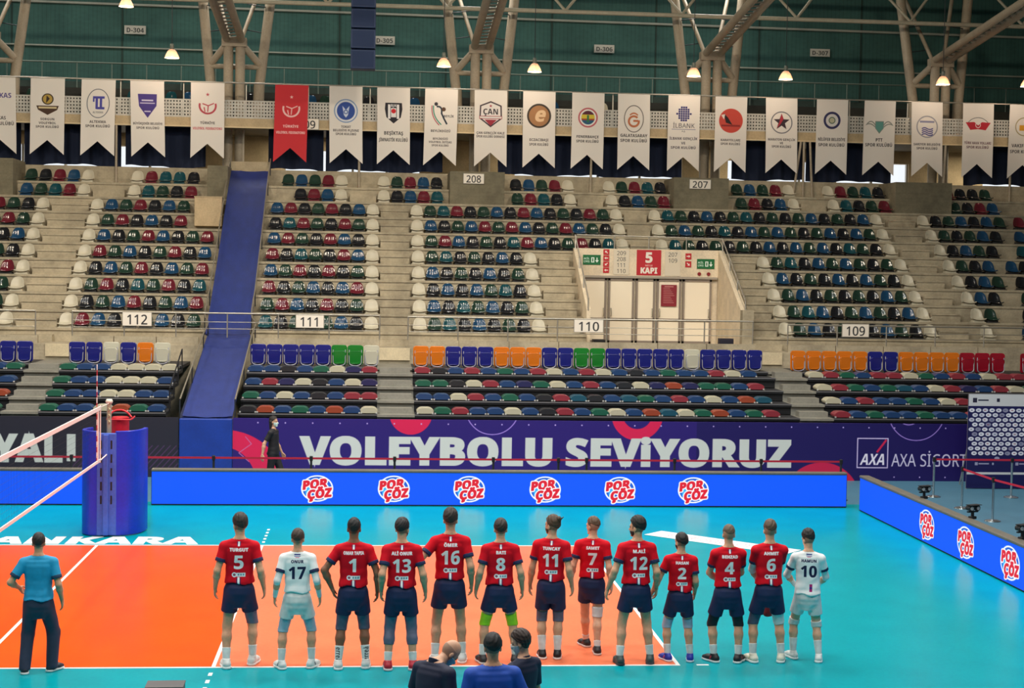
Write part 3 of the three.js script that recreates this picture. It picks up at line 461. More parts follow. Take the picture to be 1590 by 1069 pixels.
// ---------------------------------------------------------------- belt barriers
const belt = M(0xb8203c, 0.6, { bumpMap: clothBump, bumpScale: 0.001 }), chrome = M(0xb4bcc0, 0.22, { metalness: 0.9 });
function stanchion(x, z, label, mat) {
  const o = thing('belt_stanchion', label, 'barrier post', [x, 0, z], 0, 'belt barrier posts');
  mesh('base', lathe([[0, 0], [0.17, 0], [0.17, 0.012], [0.12, 0.03], [0.03, 0.045], [0, 0.045]], 20), mat, o); mesh('pole', bar(V(0, 0.04, 0), V(0, 0.86, 0), 0.026, 0.026, 12), mat, o); mesh('belt_head', rb(0.07, 0.11, 0.07, 0, 0.88, 0, 0.012), black, o);
}
const backPosts = [-7, -4.6, -1.6, 1.48, 3.62, 5.47, 7.68, 9.15, 9.79, 11.8, 13.8, 15.66];
backPosts.forEach((x, i) => stanchion(x, -10.6, `slim black barrier post behind the long LED board, ${ORD[i]} from left`, darkSteel));
function beltRun(a, b, label) { const d = V(b[0] - a[0], 0, b[1] - a[1]), len = d.length(); const g = b2(0.03, len - 0.03, 0.86, 0.905, -0.002, 0.002); const m = mesh('barrier_belt', g, belt); m.position.set(a[0], 0, a[1]); m.rotation.y = Math.atan2(-(b[1] - a[1]), b[0] - a[0]); tag(m, label, 'belt', 'red barrier belts'); }
for (let i = 0; i < backPosts.length - 1; i++) beltRun([backPosts[i], -10.6], [backPosts[i + 1], -10.6], `red barrier belt behind the long LED board, ${ORD[i]} span from left`);
const rp = [[18.07, -11.19, 'at right, nearest the purple hoarding'], [18.07, -9.39, 'at right, middle of the near row'], [18.05, -7.58, 'at right, nearest the camera'], [19.93, -11.14, 'before the sponsor backdrop'], [21.9, -11.1, 'just beyond the right edge']];
rp.forEach(([x, z, w]) => stanchion(x, z, `chrome barrier post ${w}`, chrome));
beltRun(rp[0], rp[3], 'red belt between the far chrome posts'); beltRun(rp[3], rp[4], 'red belt before the sponsor backdrop running out right'); beltRun(rp[1], rp[2], 'red belt between the two near chrome posts'); beltRun(rp[2], [18.6, -3.5], 'red belt from the nearest chrome post out of view');
// ---------------------------------------------------------------- sponsor backdrop on a frame
{
  const o = thing('sponsor_backdrop', 'navy interview backdrop dotted with white oval logos', 'backdrop', [19.4, 0, -12.6]);
  const t = canvas(512, 432, (x, w, h) => {
    x.fillStyle = '#0d0b4e'; x.fillRect(0, 0, w, h); x.fillStyle = '#cfd0d2'; x.fillRect(0, 0, w, 62); x.fillRect(0, 408, w, 12);
    x.fillStyle = '#22223a'; x.fillRect(22, 20, 22, 24); x.fillRect(50, 28, 56, 7); x.fillRect(150, 22, 16, 18); x.fillRect(300, 36, 26, 6); x.fillRect(420, 26, 50, 8);
    let n = 0; for (let r = 0; r < 10; r++) for (let c = 0; c < 15; c++) { const cx = 18 + c * 36 + (r % 2 ? 18 : 0), cy = 84 + r * 25; x.fillStyle = ['#e6e6ee', '#dcdce6', '#d0d0de', '#8e8ea8'][(n * 7 + r) % 9 > 7 ? 3 : (n + r) % 3]; x.beginPath(); x.ellipse(cx, cy, 15, 10.5, 0, 0, 7); x.fill(); x.fillStyle = ['#3a3a60', '#5a6080', '#8a3a50', '#304a80'][(n * 5 + r) % 4]; x.fillRect(cx - 5 - n % 3, cy - 2, 9 + n % 4, 4); n++; }
    x.fillStyle = '#9a9ab8'; x.beginPath(); x.ellipse(160, 335, 14, 9, 0, 0, 7); x.fill(); for (const a of [42, 260]) { x.fillRect(a, 356, 16, 16); x.fillRect(a + 20, 360, 56, 7); x.fillRect(a + 92, 358, 10, 12); }
  });
  printPlane('printed_panel', 2.4, 2.02, t, o, [1.2, 1.31, 0], { t: 0.03 });
  mesh('lower_panel', b2(0, 2.4, 0.02, 0.3, -0.015, 0.012), M(0x0d0b4e, 0.55), o);
  for (const x of [0.02, 2.38]) mesh('upright', bar(V(x, 0, -0.03), V(x, 2.32, -0.03), 0.02), steel, o);
  for (const x of [0.1, 2.3]) mesh('rear_strut', bar(V(x, 0.02, -0.7), V(x, 1.4, -0.05), 0.015), steel, o);
}
// ---------------------------------------------------------------- net, post, pad, referee stand
{
  const o = thing('volleyball_net', 'volleyball net with white tapes stretched toward the camera', 'net');
  const tape = M(0xf0ded6, 0.6, { bumpMap: clothBump, bumpScale: 0.001 }), cord = M(0x17171a, 0.8);
  const top = z => 2.5 + 0.0006 * z * z;
  mesh('top_tape', b2(-0.012, 0.012, 2.45, 2.52, -4.75, 4.75), tape, o); mesh('bottom_tape', b2(-0.01, 0.01, 1.5, 1.55, -4.75, 4.75), tape, o);
  const cords = []; for (let z = -4.7; z <= 4.7; z += 0.1) cords.push(b2(-0.0009, 0.0009, 1.55, 2.45, z - 0.0009, z + 0.0009)); for (let y = 1.63; y < 2.44; y += 0.1) cords.push(b2(-0.0009, 0.0009, y - 0.0009, y + 0.0009, -4.75, 4.75));
  mesh('mesh_cords', cords, cord, o).userData.kind = 'stuff';
  for (const z of [-4.5, 4.5]) mesh('side_band', b2(-0.014, 0.014, 1.5, 2.52, z - 0.025, z + 0.025), tape, o);
  for (const z of [-4.75, 4.75]) mesh('end_stick', bar(V(0, 1.48, z), V(0, 2.54, z), 0.012), tape, o);
  mesh('tension_rope', [bar(V(0, 2.5, -4.75), V(0.02, 2.5, -5.56), 0.006, 0.006, 6), bar(V(0, 1.52, -4.75), V(0.02, 1.56, -5.37), 0.012, 0.012, 6), bar(V(0, 2.5, 4.75), V(0, 2.46, 5.2), 0.006, 0.006, 6), bar(V(0, 1.52, 4.75), V(0, 1.56, 5.2), 0.012, 0.012, 6)], tape, o);
}
{
  const o = thing('net_antenna', 'red and white striped antenna standing above the net', 'antenna', [-0.015, 0, -4.47]);
  for (let i = 0; i < 18; i++) mesh('stripe', bar(V(0, 1.5 + i * 0.1, 0), V(0, 1.6 + i * 0.1, 0), 0.008, 0.008, 8), i % 2 ? M(0xf2ece6, 0.5) : M(0xc02434, 0.5), o);
}
function netPost(z, label, s) {
  const o = thing('net_post', label, 'post', [0.02, 0, z], 0, 'net posts');
  mesh('pole', bar(V(0, 0, 0), V(0, 2.5, 0), 0.045, 0.045, 16), M(0xb5ac96, 0.4, { metalness: 0.4 }), o); mesh('pulley', lathe([[0, 2.5], [0.06, 2.5], [0.07, 2.54], [0.05, 2.58], [0, 2.58]], 16), M(0xd8d2c0, 0.4), o);
  for (const y of [2.36, 2.24, 2.12, 1.58]) mesh('hook', tube([V(0, y, s * 0.04), V(0.03, y + 0.03, s * 0.09), V(0, y + 0.06, s * 0.07)], 0.01, false, 8), M(0xc8b88a, 0.4, { metalness: 0.5 }), o);
  mesh('floor_plate', lathe([[0, 0], [0.16, 0], [0.16, 0.012], [0, 0.012]], 16), darkSteel, o);
}
netPost(-5.6, 'net post standing inside the blue pad', 1);
{
  const o = thing('post_pad', 'tall curved blue pad wrapped round the far net post', 'pad', [0, 0, 0]);
  const padM = M(0x1c32c0, 0.32, { map: dirtTex });
  const wing = (pts, n) => { // swept curved board: outline in plan given by points, with thickness
    const c = new THREE.CatmullRomCurve3(pts), N = 18, s = new THREE.Shape(), L = [], R = [];
    for (let i = 0; i <= N; i++) { const p = c.getPoint(i / N), t = c.getTangent(i / N); L.push(new THREE.Vector2(p.x - t.z * 0.03, -(p.z + t.x * 0.03))); R.push(new THREE.Vector2(p.x + t.z * 0.03, -(p.z - t.x * 0.03))); }
    s.setFromPoints([...L, ...R.reverse()]); const g = new THREE.ExtrudeGeometry(s, { depth: 1.95, bevelEnabled: true, bevelSize: 0.008, bevelThickness: 0.01, bevelSegments: 1 }); g.rotateX(-Math.PI / 2); g.translate(0, 0.03, 0); return mesh(n, g, padM, o);
  };
  wing([V(-0.16, 0, -5.44), V(-0.32, 0, -5.5), V(-0.44, 0, -5.66), V(-0.47, 0, -5.9), V(-0.4, 0, -6.15)], 'wing_panel');
  wing([V(0.18, 0, -5.44), V(0.36, 0, -5.52), V(0.52, 0, -5.7), V(0.6, 0, -5.95), V(0.62, 0, -6.2)], 'wing_panel');
  mesh('spine', [rb(0.36, 1.93, 0.07, 0.01, 0.99, -5.42, 0.02), rb(0.1, 1.9, 0.06, 0.0, 0.98, -5.37, 0.015)], M(0x4262c4, 0.45, { map: dirtTex }), o);
  for (let i = 0; i < 5; i++) for (const x of [-0.09, 0.1]) mesh('slot', b2(x - 0.016, x + 0.016, 0.62 + i * 0.26, 0.78 + i * 0.26, -5.392, -5.381), black, o);
}
{
  const o = thing('referee_stand', 'red referee stand rising behind the blue pad', 'stand', [0.05, 0, -6.75]);
  const red = M(0xc81628, 0.4, { map: dirtTex });
  mesh('platform', [b2(-0.35, 0.35, 1.1, 1.14, -0.3, 0.3)], red, o);
  for (const [x, z] of [[-0.33, -0.28], [0.33, -0.28], [-0.33, 0.28], [0.33, 0.28]]) mesh('leg', bar(V(x * 1.1, 0, z * 1.1), V(x, 1.12, z), 0.025), red, o);
  for (let y = 0.25; y < 1.1; y += 0.28) mesh('rung', bar(V(-0.35, y, 0.29), V(0.35, y, 0.29), 0.018), red, o);
  mesh('padded_front', lathe([[0.16, 1.14], [0.17, 1.16], [0.17, 2.12], [0.15, 2.14], [0, 2.14]], 20), red, o);
  mesh('guard_bar', tube([V(-0.2, 2.13, 0.16), V(-0.14, 2.24, 0.1), V(0, 2.28, 0.06), V(0.14, 2.24, 0.1), V(0.24, 2.14, 0.14)], 0.018, false, 24), M(0xd8202c, 0.35), o);
  mesh('guard_bar', tube([V(-0.24, 2.1, 0.16), V(0, 2.1, 0.2), V(0.22, 2.1, 0.16), V(0.3, 2.16, 0.12)], 0.016, false, 24), M(0xd8202c, 0.35), o);
}
{ // low grey case at the bottom of the picture, only its upper edge shows
  const o = thing('floor_monitor', 'dark grey box standing before the near sideline, bottom edge', 'box', [2.59, 0.004, 6.15], 0.02);
  mesh('body', rb(0.43, 0.22, 0.3, 0, 0.11, 0, 0.012), M(0x4c4a4a, 0.6, { map: dirtTex }), o); mesh('lid', rb(0.44, 0.02, 0.31, 0, 0.226, 0, 0.006), M(0x565353, 0.55), o);
}
// ---------------------------------------------------------------- upper gallery
const bays = [-8.15, 0.11, 8.57, 16.69, 24.95, 33.1];
{
  const o = thing('upper_gallery', 'upper gallery with white perforated parapet and beige fascia', 'balcony');
  mesh('deck', b2(-17.9, 33.9, 9.8, 10.05, -37, -29.05), M(0x8a7f6a, 0.8, { map: dirtTex }), o);
  mesh('fascia', b2(-17.9, 33.9, 9.76, 10.06, -29.05, -29.0), M(0xc4ae88, 0.65, { map: dirtTex }), o);
  mesh('fascia_lip', b2(-17.9, 33.9, 9.74, 9.78, -29.06, -28.96), M(0xdcc8a0, 0.6), o);
  const white = M(0xc9c6bc, 0.5, { map: dirtTex });
  for (let x = -17.9; x < 33.8; x += 2.06) {          // perforated panels: real holes between crossing strips
    const w = 2.0, g = [], p = 0.1, n = 20; const y0 = 10.06, y1 = 10.66;
    for (let i = 0; i <= n; i++) g.push(b2(x + i * p - 0.0275, x + i * p + 0.0275, y0, y1, -29.03, -29.015));
    for (const y of [0, 0.11, 0.22, 0.33, 0.44]) g.push(b2(x - 0.03, x + w + 0.03, y0 + y, y0 + y + 0.06, -29.031, -29.014)); g.push(b2(x - 0.03, x + w + 0.03, y1 - 0.05, y1, -29.031, -29.014));
    mesh('perforated_panel', g, white, o); mesh('parapet_post', bar(V(x, 10.05, -29.08), V(x, 11.22, -29.08), 0.025, 0.025, 8), steel, o); mesh('rail_bracket', bar(V(x, 11.18, -29.08), V(x, 11.21, -28.95), 0.014, 0.014, 6), steel, o);
  }
  mesh('parapet_rail', bar(V(-17.9, 11.24, -28.945), V(33.9, 11.2, -28.945), 0.028), steel, o);
  // tiers behind the parapet and a rear rail before the green wall
  for (let k = 0; k < 3; k++) mesh('gallery_tier', b2(-17.9, 33.9, 10.05, 10.72 + 0.3 * k, -37, -30.9 - 0.8 * k), M(0x33342f, 0.85, { map: dirtTex }), o);
  const railM = M(0x6e7e74, 0.6);
  mesh('rear_rail', bar(V(-17.9, 12.42, -34.2), V(33.9, 12.4, -34.2), 0.03), railM, o);
  for (let x = -17; x < 33; x += 1.24) mesh('rear_post', bar(V(x, 11.0, -34.2), V(x, 12.4, -34.2), 0.022, 0.022, 6), railM, o);
  mesh('rear_parapet', b2(-17.9, 33.9, 11.05, 11.75, -34.5, -34.4), M(0x33443e, 0.8, { map: dirtTex }), o);
}
[[-6.8, 'g'], [-5.0, 'k'], [-3.4, 't'], [-2.1, 't'], [-1.5, 'b'], [0.6, 'k'], [2.7, 'b'], [3.2, 'g'], [4.7, 'k'], [6.3, 'b'], [11.2, 'b'], [12.95, 'w'], [14.4, 'w'], [17.9, 'b'], [19.6, 'k'], [21.4, 'g'], [26.6, 'k']].forEach(([x, c], i) => {
  const o = thing('balcony_chair', `${SC[c][1]} balcony chair showing above the parapet, ${ORD[i]} from left`, 'seat', [x, 10.72, -31.15], 0, 'balcony chairs between the banners');
  put('shell', seatG, SC[c][0], o); put('mount', baseG, baseMat, o);
});
// curtains below the gallery
const curtainM = new THREE.MeshStandardMaterial({ color: 0x14203a, roughness: 0.9, bumpMap: clothBump, bumpScale: 0.002 });
[[-9.5, -6.85], [-6.75, -3.55], [-3.42, -0.75], [1.35, 3.2], [3.28, 7.25], [9.15, 12.6], [12.6, 15.55], [17.3, 19.9], [19.95, 23.0], [25.6, 29.5]].forEach(([a, b], i) => {
  const nx = 60, ny = 5, pos = [], idx = [];
  for (let s = 0; s < 2; s++) for (let j = 0; j <= ny; j++) for (let k = 0; k <= nx; k++) {
    const x = a + (b - a) * k / nx, bot = 8.43 + 0.05 * Math.sin(x * 2.3 + i) + 0.03 * Math.sin(x * 5.1), y = 9.79 + (bot - 9.79) * j / ny;
    pos.push(x, y, -29.75 + 0.06 * Math.sin(x * 14 + 2 * Math.sin(x * 1.3)) * (0.6 + 0.4 * j / ny) - s * 0.015);
  }
  const id = (s, j, k) => s * (ny + 1) * (nx + 1) + j * (nx + 1) + k;
  for (let j = 0; j < ny; j++) for (let k = 0; k < nx; k++) idx.push(id(0, j, k), id(0, j + 1, k), id(0, j + 1, k + 1), id(0, j, k), id(0, j + 1, k + 1), id(0, j, k + 1), id(1, j, k), id(1, j + 1, k + 1), id(1, j + 1, k), id(1, j, k), id(1, j, k + 1), id(1, j + 1, k + 1));
  const g = new THREE.BufferGeometry(); g.setAttribute('position', new THREE.Float32BufferAttribute(pos, 3)); g.setIndex(idx); g.computeVertexNormals(); uvm(g);
  tag(put('curtain', g, curtainM), `dark navy curtain hanging below the gallery, ${ORD[i]} from left`, 'curtain', 'curtains below the gallery');
});
// strip lamps out of view behind the curtains, placed to light the concourse
bays.slice(0, 5).forEach((cx, i) => {
  const o = thing('unseen_concourse_lamp', `unseen strip lamp lighting the concourse under the gallery deck behind the ${ORD[i]} column from left`, 'lamp', [cx + 2.4, 9.72, -31.4], 0, 'unseen concourse strip lamps');
  mesh('housing', b2(-0.6, 0.6, 0.04, 0.08, -0.09, 0.09), darkSteel, o); mesh('tube', b2(-0.58, 0.58, 0.0, 0.04, -0.06, 0.06), new THREE.MeshStandardMaterial({ color: 0xffffff, emissive: new THREE.Color(1, 0.88, 0.66), emissiveIntensity: 4 }), o);
  const l = new THREE.RectAreaLight(new THREE.Color(1, 0.88, 0.66), 170, 1.16, 0.12); l.position.y = -0.01; l.rotation.x = -Math.PI / 2; o.add(l);
});
// thin props between the top seat row and the gallery
[[-3.6, 0], [4.42, 0], [12.27, 0.02], [19.3, 0.4], [19.65, 0.0], [19.98, -0.2], [24.6, 0.1], [27.0, 0]].forEach(([x, lean], i) => {
  const o = thing('gallery_prop', `slim beige prop under the gallery, ${ORD[i]} from left`, 'post', [x, RH(9), -28.985], 0, 'props under the gallery');
  mesh('tube', bar(V(0, 0, 0), V(lean * 0.6, 9.735 - RH(9), 0), 0.042, 0.042, 10), beige, o); mesh('foot_plate', b2(-0.1, 0.1, 0, 0.015, -0.06, 0.06), beige, o);
});
// ---------------------------------------------------------------- steel columns and roof girders
bays.forEach((cx, i) => {
  const o = thing('roof_column', `beige tubular roof column with forked struts, ${ORD[i]} from left`, 'column', [cx, 0, -30.5], 0, 'roof columns behind the gallery parapet');
  for (const s of [-0.2, 0.2]) mesh('column_tube', bar(V(s, 7.8, 0), V(s, 12.75, 0), 0.165, 0.165, 18), beige, o);
  mesh('node_plate', b2(-0.42, 0.42, 12.62, 12.92, -0.2, 0.2), beige, o);
  for (const s of [-1, 1]) {
    mesh('fork_tube', bar(V(s * 0.78, 9.9, -0.35), V(s * 0.82 + 0.0, 11.4, -0.4), 0.19, 0.19, 16), beige, o);
    mesh('fork_tube', bar(V(s * 0.82, 11.3, -0.4), V(s * 1.3, 15.6, -0.9), 0.17, 0.17, 16), beige, o);
    mesh('short_strut', bar(V(s * 0.82, 12.1, -0.4), V(s * 0.25, 12.72, 0), 0.12, 0.12, 12), beige, o);
    mesh('thin_strut', bar(V(s * 0.2, 12.9, -0.3), V(s * 0.95, 15.5, -1.6), 0.07, 0.07, 10), beige, o);
    for (const y of [13.2, 14.1]) mesh('tie_rod', bar(V(s * 1.0, y, -0.6), V(s * 0.35, y + 0.1, -0.6), 0.018, 0.018, 6), darkSteel, o);
  }
  mesh('cross_tie', bar(V(-0.85, 12.0, -0.4), V(0.85, 12.0, -0.4), 0.09, 0.09, 10), beige, o);
});
bays.forEach((cx, i) => {
  const o = thing('roof_girder', `twin beige roof girder rising toward the camera, ${ORD[i]} from left`, 'girder', [cx, 0, 0], 0, 'roof girders');
  const y = z => 12.85 + 0.103 * (z + 30.5), z1 = 6;
  for (const s of [-0.25, 0.25]) mesh('chord', bar(V(s, y(-30.7), -30.7), V(s, y(z1), z1), 0.13, 0.13, 14), beige, o);
  const lace = []; for (let z = -30.2; z < z1; z += 0.42) lace.push(bar(V(-0.25, y(z), z), V(0.25, y(z + 0.2), z + 0.2), 0.03, 0.03, 6)); mesh('lacing', lace, beige, o);
});
{
  const o = thing('longitudinal_truss', 'thin white truss running across under the roof above the gallery', 'truss');
  const w = M(0xbfb9a6, 0.5, { map: dirtTex });
  mesh('lower_chord', bar(V(-17.5, 14.12, -30), V(33.5, 14.06, -30), 0.075, 0.075, 12), w, o); mesh('upper_chord', bar(V(-17.5, 15.6, -30.6), V(33.5, 15.6, -30.6), 0.075, 0.075, 12), w, o);
  for (let i = 0; i < 12; i++) for (const s of [-1, 1]) mesh('web', bar(V(-13 + i * 4.07, 14.12, -30), V(-13 + i * 4.07 + s * 1.2, 15.6, -30.6), 0.05, 0.05, 8), w, o);
}
// ---------------------------------------------------------------- hanging loudspeaker column
{
  const o = thing('hanging_loudspeaker', 'dark blue loudspeaker column hanging before the upper wall', 'loudspeaker', [4.53, 11.4, -26]);
  for (let k = 0; k < 4; k++) { mesh('cabinet', rb(0.78, 0.6, 0.55, 0, 0.31 + k * 0.64, 0, 0.03), M(0x263c66, 0.6, { map: dirtTex }), o); mesh('grille', b2(-0.34, 0.34, 0.06 + k * 0.64, 0.56 + k * 0.64, 0.275, 0.285), M(0x1e3156, 0.8, { bumpMap: clothBump, bumpScale: 0.003 }), o); }
  for (const s of [-0.3, 0.3]) mesh('suspension_cable', bar(V(s, 2.55, 0), V(s, 6.58, 0), 0.01, 0.01, 6), darkSteel, o);
}
// ---------------------------------------------------------------- pendant lamps of the gallery
[[-1.615, 11.8], [7.149, 11.77], [10.138, 11.68], [15.445, 11.68], [18.562, 11.66], [23.955, 11.64], [-3.07, 13.4], [26.9, 11.65]].forEach(([x, y], i) => {
  const o = thing('pendant_lamp', `lit bell-shaped pendant lamp before the upper wall, ${ORD[i]} listed from left`, 'lamp', [x, y, -27.5], 0, 'pendant lamps over the gallery');
  o.userData.label = ['lit pendant lamp below the D-304 sign at left', 'lit pendant lamp left of the second roof column', 'lit pendant lamp right of the second roof column', 'lit pendant lamp left of the third roof column', 'lit pendant lamp below the D-307 sign', 'lit pendant lamp before the fourth roof column', 'small pinkish lamp high at the top edge, above the D-304 sign', 'lit pendant lamp at the right edge'][i];
  mesh('shade', lathe([[0.05, 0.28], [0.09, 0.27], [0.15, 0.2], [0.21, 0.08], [0.235, 0.0], [0.225, 0.0], [0.2, 0.075], [0.14, 0.19], [0.08, 0.255], [0.05, 0.265]], 20), new THREE.MeshPhysicalMaterial({ color: 0xe8c8b0, roughness: 0.6, transmission: 0.5, thickness: 0, emissive: new THREE.Color(1, 0.62, 0.42), emissiveIntensity: 0.5 }), o);
  mesh('bulb', lathe([[0, 0.02], [0.06, 0.04], [0.085, 0.09], [0.06, 0.15], [0.03, 0.2], [0, 0.2]], 14), new THREE.MeshStandardMaterial({ color: 0xffffff, emissive: new THREE.Color(1, 0.86, 0.7), emissiveIntensity: 6 }), o);
  mesh('cap', lathe([[0, 0.46], [0.05, 0.46], [0.065, 0.42], [0.065, 0.28], [0, 0.28]], 14), M(0x7e857c, 0.5, { metalness: 0.3 }), o);
  mesh('cord', bar(V(0, 0.46, 0), V(0, 17.99 - y, 0), 0.012, 0.012, 6), darkSteel, o);
  const l = new THREE.PointLight(new THREE.Color(1, 0.8, 0.6), 4, 0, 2); l.position.set(0, -0.06, 0); l.castShadow = true; l.shadow.radius = 4; o.add(l);
});
// ---------------------------------------------------------------- block signs on the green wall
for (const [s, x0, x1, y0, y1] of [['D-304', -4.58, -3.78, 13.87, 14.19], ['D-305', 4.86, 5.65, 13.75, 14.07], ['D-306', 13.39, 14.18, 13.68, 13.99], ['D-307', 21.97, 22.76, 13.78, 14.08]])
  tag(printPlane('wall_sign', x1 - x0, y1 - y0, canvas(128, 52, (x, w, h) => { x.fillStyle = '#c3c2b8'; x.fillRect(0, 0, w, h); fitText(x, s, w / 2, h / 2 + 2, w * 0.9, 40, '#2e3434'); }), scene, [(x0 + x1) / 2, (y0 + y1) / 2, -36.9], { t: 0.03 }), `small pale ${s} sign on the dark green wall`, 'sign', 'block signs on the green wall');
// ---------------------------------------------------------------- club banners along the parapet
const T = (x, lines, y0, size, col = '#3a3436', dy = 22, mw = 112) => lines.forEach((s, i) => fitText(x, s, 64, y0 + i * dy, mw, size, col));
const ring = (x, cx, cy, r, col, lw, fill, ry) => { x.beginPath(); x.ellipse(cx, cy, r, ry || r, 0, 0, 7); if (fill) { x.fillStyle = fill; x.fill(); } if (lw) { x.strokeStyle = col; x.lineWidth = lw; x.stroke(); } };
const poly = (x, pts, fill, stroke, lw) => { x.beginPath(); pts.forEach((p, i) => i ? x.lineTo(p[0], p[1]) : x.moveTo(p[0], p[1])); x.closePath(); if (fill) { x.fillStyle = fill; x.fill(); } if (stroke) { x.strokeStyle = stroke; x.lineWidth = lw; x.stroke(); } };
const crescent = (x, c) => { x.strokeStyle = c; x.lineWidth = 7; x.beginPath(); x.arc(64, 92, 31, 0.1 * Math.PI - 0.6, 0.9 * Math.PI + 0.6); x.stroke(); x.lineWidth = 4; x.beginPath(); x.moveTo(44, 84); x.lineTo(66, 92); x.lineTo(88, 82); x.moveTo(66, 92); x.lineTo(64, 116); x.moveTo(50, 98); x.lineTo(54, 116); x.stroke(); poly(x, Array.from({ length: 10 }, (_, i) => { const r = i % 2 ? 3 : 8, a = i * Math.PI / 5 - Math.PI / 2; return [64 + r * Math.cos(a), 48 + r * Math.sin(a)]; }), c); };
const star = (x, cx, cy, R, c) => poly(x, Array.from({ length: 10 }, (_, i) => { const r = i % 2 ? R * 0.42 : R, a = i * Math.PI / 5 - Math.PI / 2; return [cx + r * Math.cos(a), cy + r * Math.sin(a)]; }), c);
